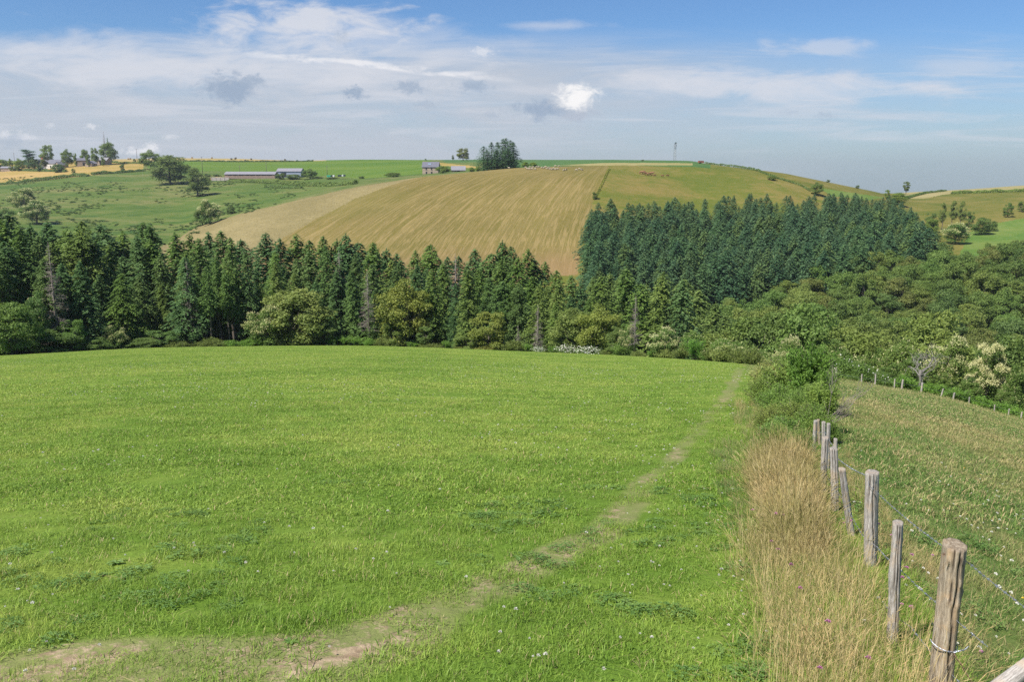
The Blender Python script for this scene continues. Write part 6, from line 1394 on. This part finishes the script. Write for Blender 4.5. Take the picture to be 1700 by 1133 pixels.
# --- pasture
pieces = [tuft('t', 'blade_p', 150, .24, .03, .10, .0022, lean=.95, seed=21), tuft('t', 'blade_p', 100, .24, .05, .19, .0016, lean=.8, seed=22, head=.12), tuft('t', 'blade_p', 260, .55, .03, .085, .0045, lean=1.0, seed=23), tuft('t', 'blade_p', 160, .55, .04, .15, .0035, lean=.8, seed=24, head=.12),
          tuft('t', 'blade_p', 300, 1.0, .03, .085, .008, lean=1.0, seed=25), tuft('t', 'blade_p', 160, .8, .06, .20, .006, lean=.35, seed=26, head=.3), clover_piece(70, .2, .10, .012, 27)]
P_, R_, S_, I_ = [], [], [], []
X, Y = rings(3.2, 9.5, 15, .2, .8); emit(X, Y, [0, 1, 0], .8, 1.3, ~isfield(X, Y, -.1)); X, Y = rings(3.2, 10, 6, .2, .8); emit(X, Y, [6], .7, 1.4, ~isfield(X, Y, 0) & (fbm(X * .6, Y * .6, 53, 3) > .5))
X, Y = rings(9.5, 22, 6.5, .2, .8); emit(X, Y, [2, 2, 3, 2], .8, 1.3, ~isfield(X, Y, -.1)); X, Y = rings(22, 62, 2.0, .2, .8); emit(X, Y, [4], .8, 1.3, ~isfield(X, Y, -.2) & (Y < dcf(X / Y) * 1.05))
X, Y = rings(36, 60, .9, .25, .8); dcv = dcf(X / Y); emit(X, Y, [5], .7, 1.3, ~isfield(X, Y, -.2) & (Y > dcv - 9) & (Y < dcv + 2) & (rng.random(len(X)) < np.clip((Y - dcv + 9) / 7, 0, 1)))
scatter('pasture_grass', np.concatenate(P_), np.concatenate(R_), np.concatenate(S_), np.concatenate(I_), pieces, 'patchy green and straw coloured grass of the sloping pasture', 'grass')
# --- tall dry grass along the fence
pieces = [tuft('t', 'blade_dry', 120, .16, .25, .62, .0013, lean=.22, seed=31, head=.7, curl=.9), tuft('t', 'blade_dry', 110, .18, .2, .5, .0014, lean=.32, seed=32, head=.6, curl=1.1), tuft('t', 'blade_p', 110, .18, .12, .34, .0022, lean=.45, seed=33), tuft('t', 'blade', 90, .16, .1, .28, .0026, lean=.4, seed=34),
          tuft('t', 'blade_dry', 26, .25, .35, .75, .0013, lean=.35, seed=35, head=.95, curl=1.3), tuft('t', 'blade', 100, .18, .12, .32, .0022, lean=.6, seed=36)]
P_, R_, S_, I_ = [], [], [], []
def along(n, y0, y1, w0, w1, yp=1.0):
    Y = y0 + (y1 - y0) * rng.random(n) ** yp; wd_ = rng.uniform(w0, w1, n); return fence_x(Y) + wd_ * (.6 + Y * .05), Y
X, Y = along(1500, 7.0, 11.5, -1.0, -.16); dn = np.clip(1.15 - np.abs((X - fence_x(Y)) / (.6 + Y * .05) + .58) * 2.5, .0, 1); emit(X, Y, [0, 1, 0, 1, 4], .7, 1.05, (rng.random(len(X)) < dn) & (X < fence_x(Y) - np.interp(Y, [7, 9.5, 12.4], [.72, .55, .35])))
X, Y = along(240, 3.4, 7.8, -1.30, -.25); emit(X, Y, [1, 4, 3, 4, 5], .5, .8, (rng.random(len(X)) < .7) & (X < fence_x(Y) - .5))
X, Y = along(900, 3.4, 7.6, -1.15, .12); emit(X, Y, [5, 3, 5, 5, 3, 5], .38, .75, rng.random(len(X)) < .95)
X, Y = along(150, 3.6, 7.5, -1.5, -.3); emit(X, Y, [4], .55, .85, rng.random(len(X)) < 1)
X, Y = along(40, 3.6, 7.5, -.2, .5); emit(X, Y, [4], .4, .6, rng.random(len(X)) < 1)
X, Y = along(420, 8, 15, -1.35, -.7); emit(X, Y, [3, 2], .4, .7, rng.random(len(X)) < .7)
X, Y = along(220, 13, 22, -.9, -.2); emit(X, Y, [3, 2, 2, 1], .5, .8, rng.random(len(X)) < .7)
X, Y = along(160, 7, 13.5, -.05, .4); emit(X, Y, [2, 2, 1], .35, .55, rng.random(len(X)) < .8)
scatter('dry_grass', np.concatenate(P_), np.concatenate(R_), np.concatenate(S_), np.concatenate(I_), pieces, 'tall straw coloured grass with seed heads along the wire fence', 'grass')
# --- clover and daisy heads
def head_mesh(r_, m, seed, stem=.1):
    r = np.random.default_rng(seed); n = 34; d = rdir(n); d[:, 2] = np.abs(d[:, 2]) * 1.0; d = norm(d); V, Q = leaves(d * r_ * .75 + [0, 0, stem], d, rdir(n), r_ * .5, r_ * .3); return mk('h', V, [Q], m)
M['pinkf'] = leaf_mat('pink_petals', (.45, .16, .30), (.55, .25, .40), (.66, .38, .52), .2, tint=False); M['yellowf'] = leaf_mat('yellow_petals', (.7, .5, .03), (.75, .55, .05), (.8, .6, .08), .2, tint=False)
hm = [head_mesh(.013, M['white_flower'], 1), head_mesh(.016, M['white_flower'], 2, .12), head_mesh(.014, M['pinkf'], 3, .3), head_mesh(.012, M['yellowf'], 4, .16)]
P_, R_, S_, I_ = [], [], [], []
X, Y = rings(3.4, 13, 7.5); c_ = fbm(X * .55, Y * .55, 61, 3); emit(X, Y, [0, 1, 0], .5, .95, (rng.random(len(X)) < np.clip((c_ - .40) * 4, .05, 1)))
X, Y = rings(13, 55, 3.4, -.72, .36); c_ = fbm(X * .12, Y * .12, 62, 3); emit(X, Y, [0, 1], .6, 1.2, isfield(X, Y) & (rng.random(len(X)) < np.clip((c_ - .38) * 4, .1, 1)))
X, Y = rings(5, 14, 7, .3, .72); c_ = fbm(X * .5, Y * .5, 63, 3); emit(X, Y, [0, 1, 0, 1, 0, 1, 3], .7, 1.1, ~isfield(X, Y) & (rng.random(len(X)) < np.clip((c_ - .5) * 6, .03, 1)))
X, Y = along(26, 3.8, 8, -1.3, .3); emit(X, Y, [2], .8, 1.2, rng.random(len(X)) < 1)
scatter('clover_flowers', np.concatenate(P_), np.concatenate(R_), np.concatenate(S_), np.concatenate(I_), hm, 'small white clover heads dotted over the grass', 'flowers')

# ------------------------------------------------------------------ the air
if HAZE:
    m = bpy.data.materials.new('thin_air'); m.use_nodes = True; t = NT(m.node_tree); t.n.clear(); v = t.new('ShaderNodeVolumePrincipled'); v.inputs['Color'].default_value = (.80, .90, 1, 1); v.inputs['Density'].default_value = HAZE; v.inputs['Anisotropy'].default_value = .2
    o_ = t.new('ShaderNodeOutputMaterial'); t.link(v.outputs[0], o_.inputs['Volume']); b = MB(); b.box((0, 0, 0), (1, 1, 1)); me = b.build('haze', m); o = link('haze', me)
    o.location = (0, 600, -12); o.scale = (4200, 1340, 130); tag(o, 'thin blue haze hanging over the valley', 'haze', kind='stuff')
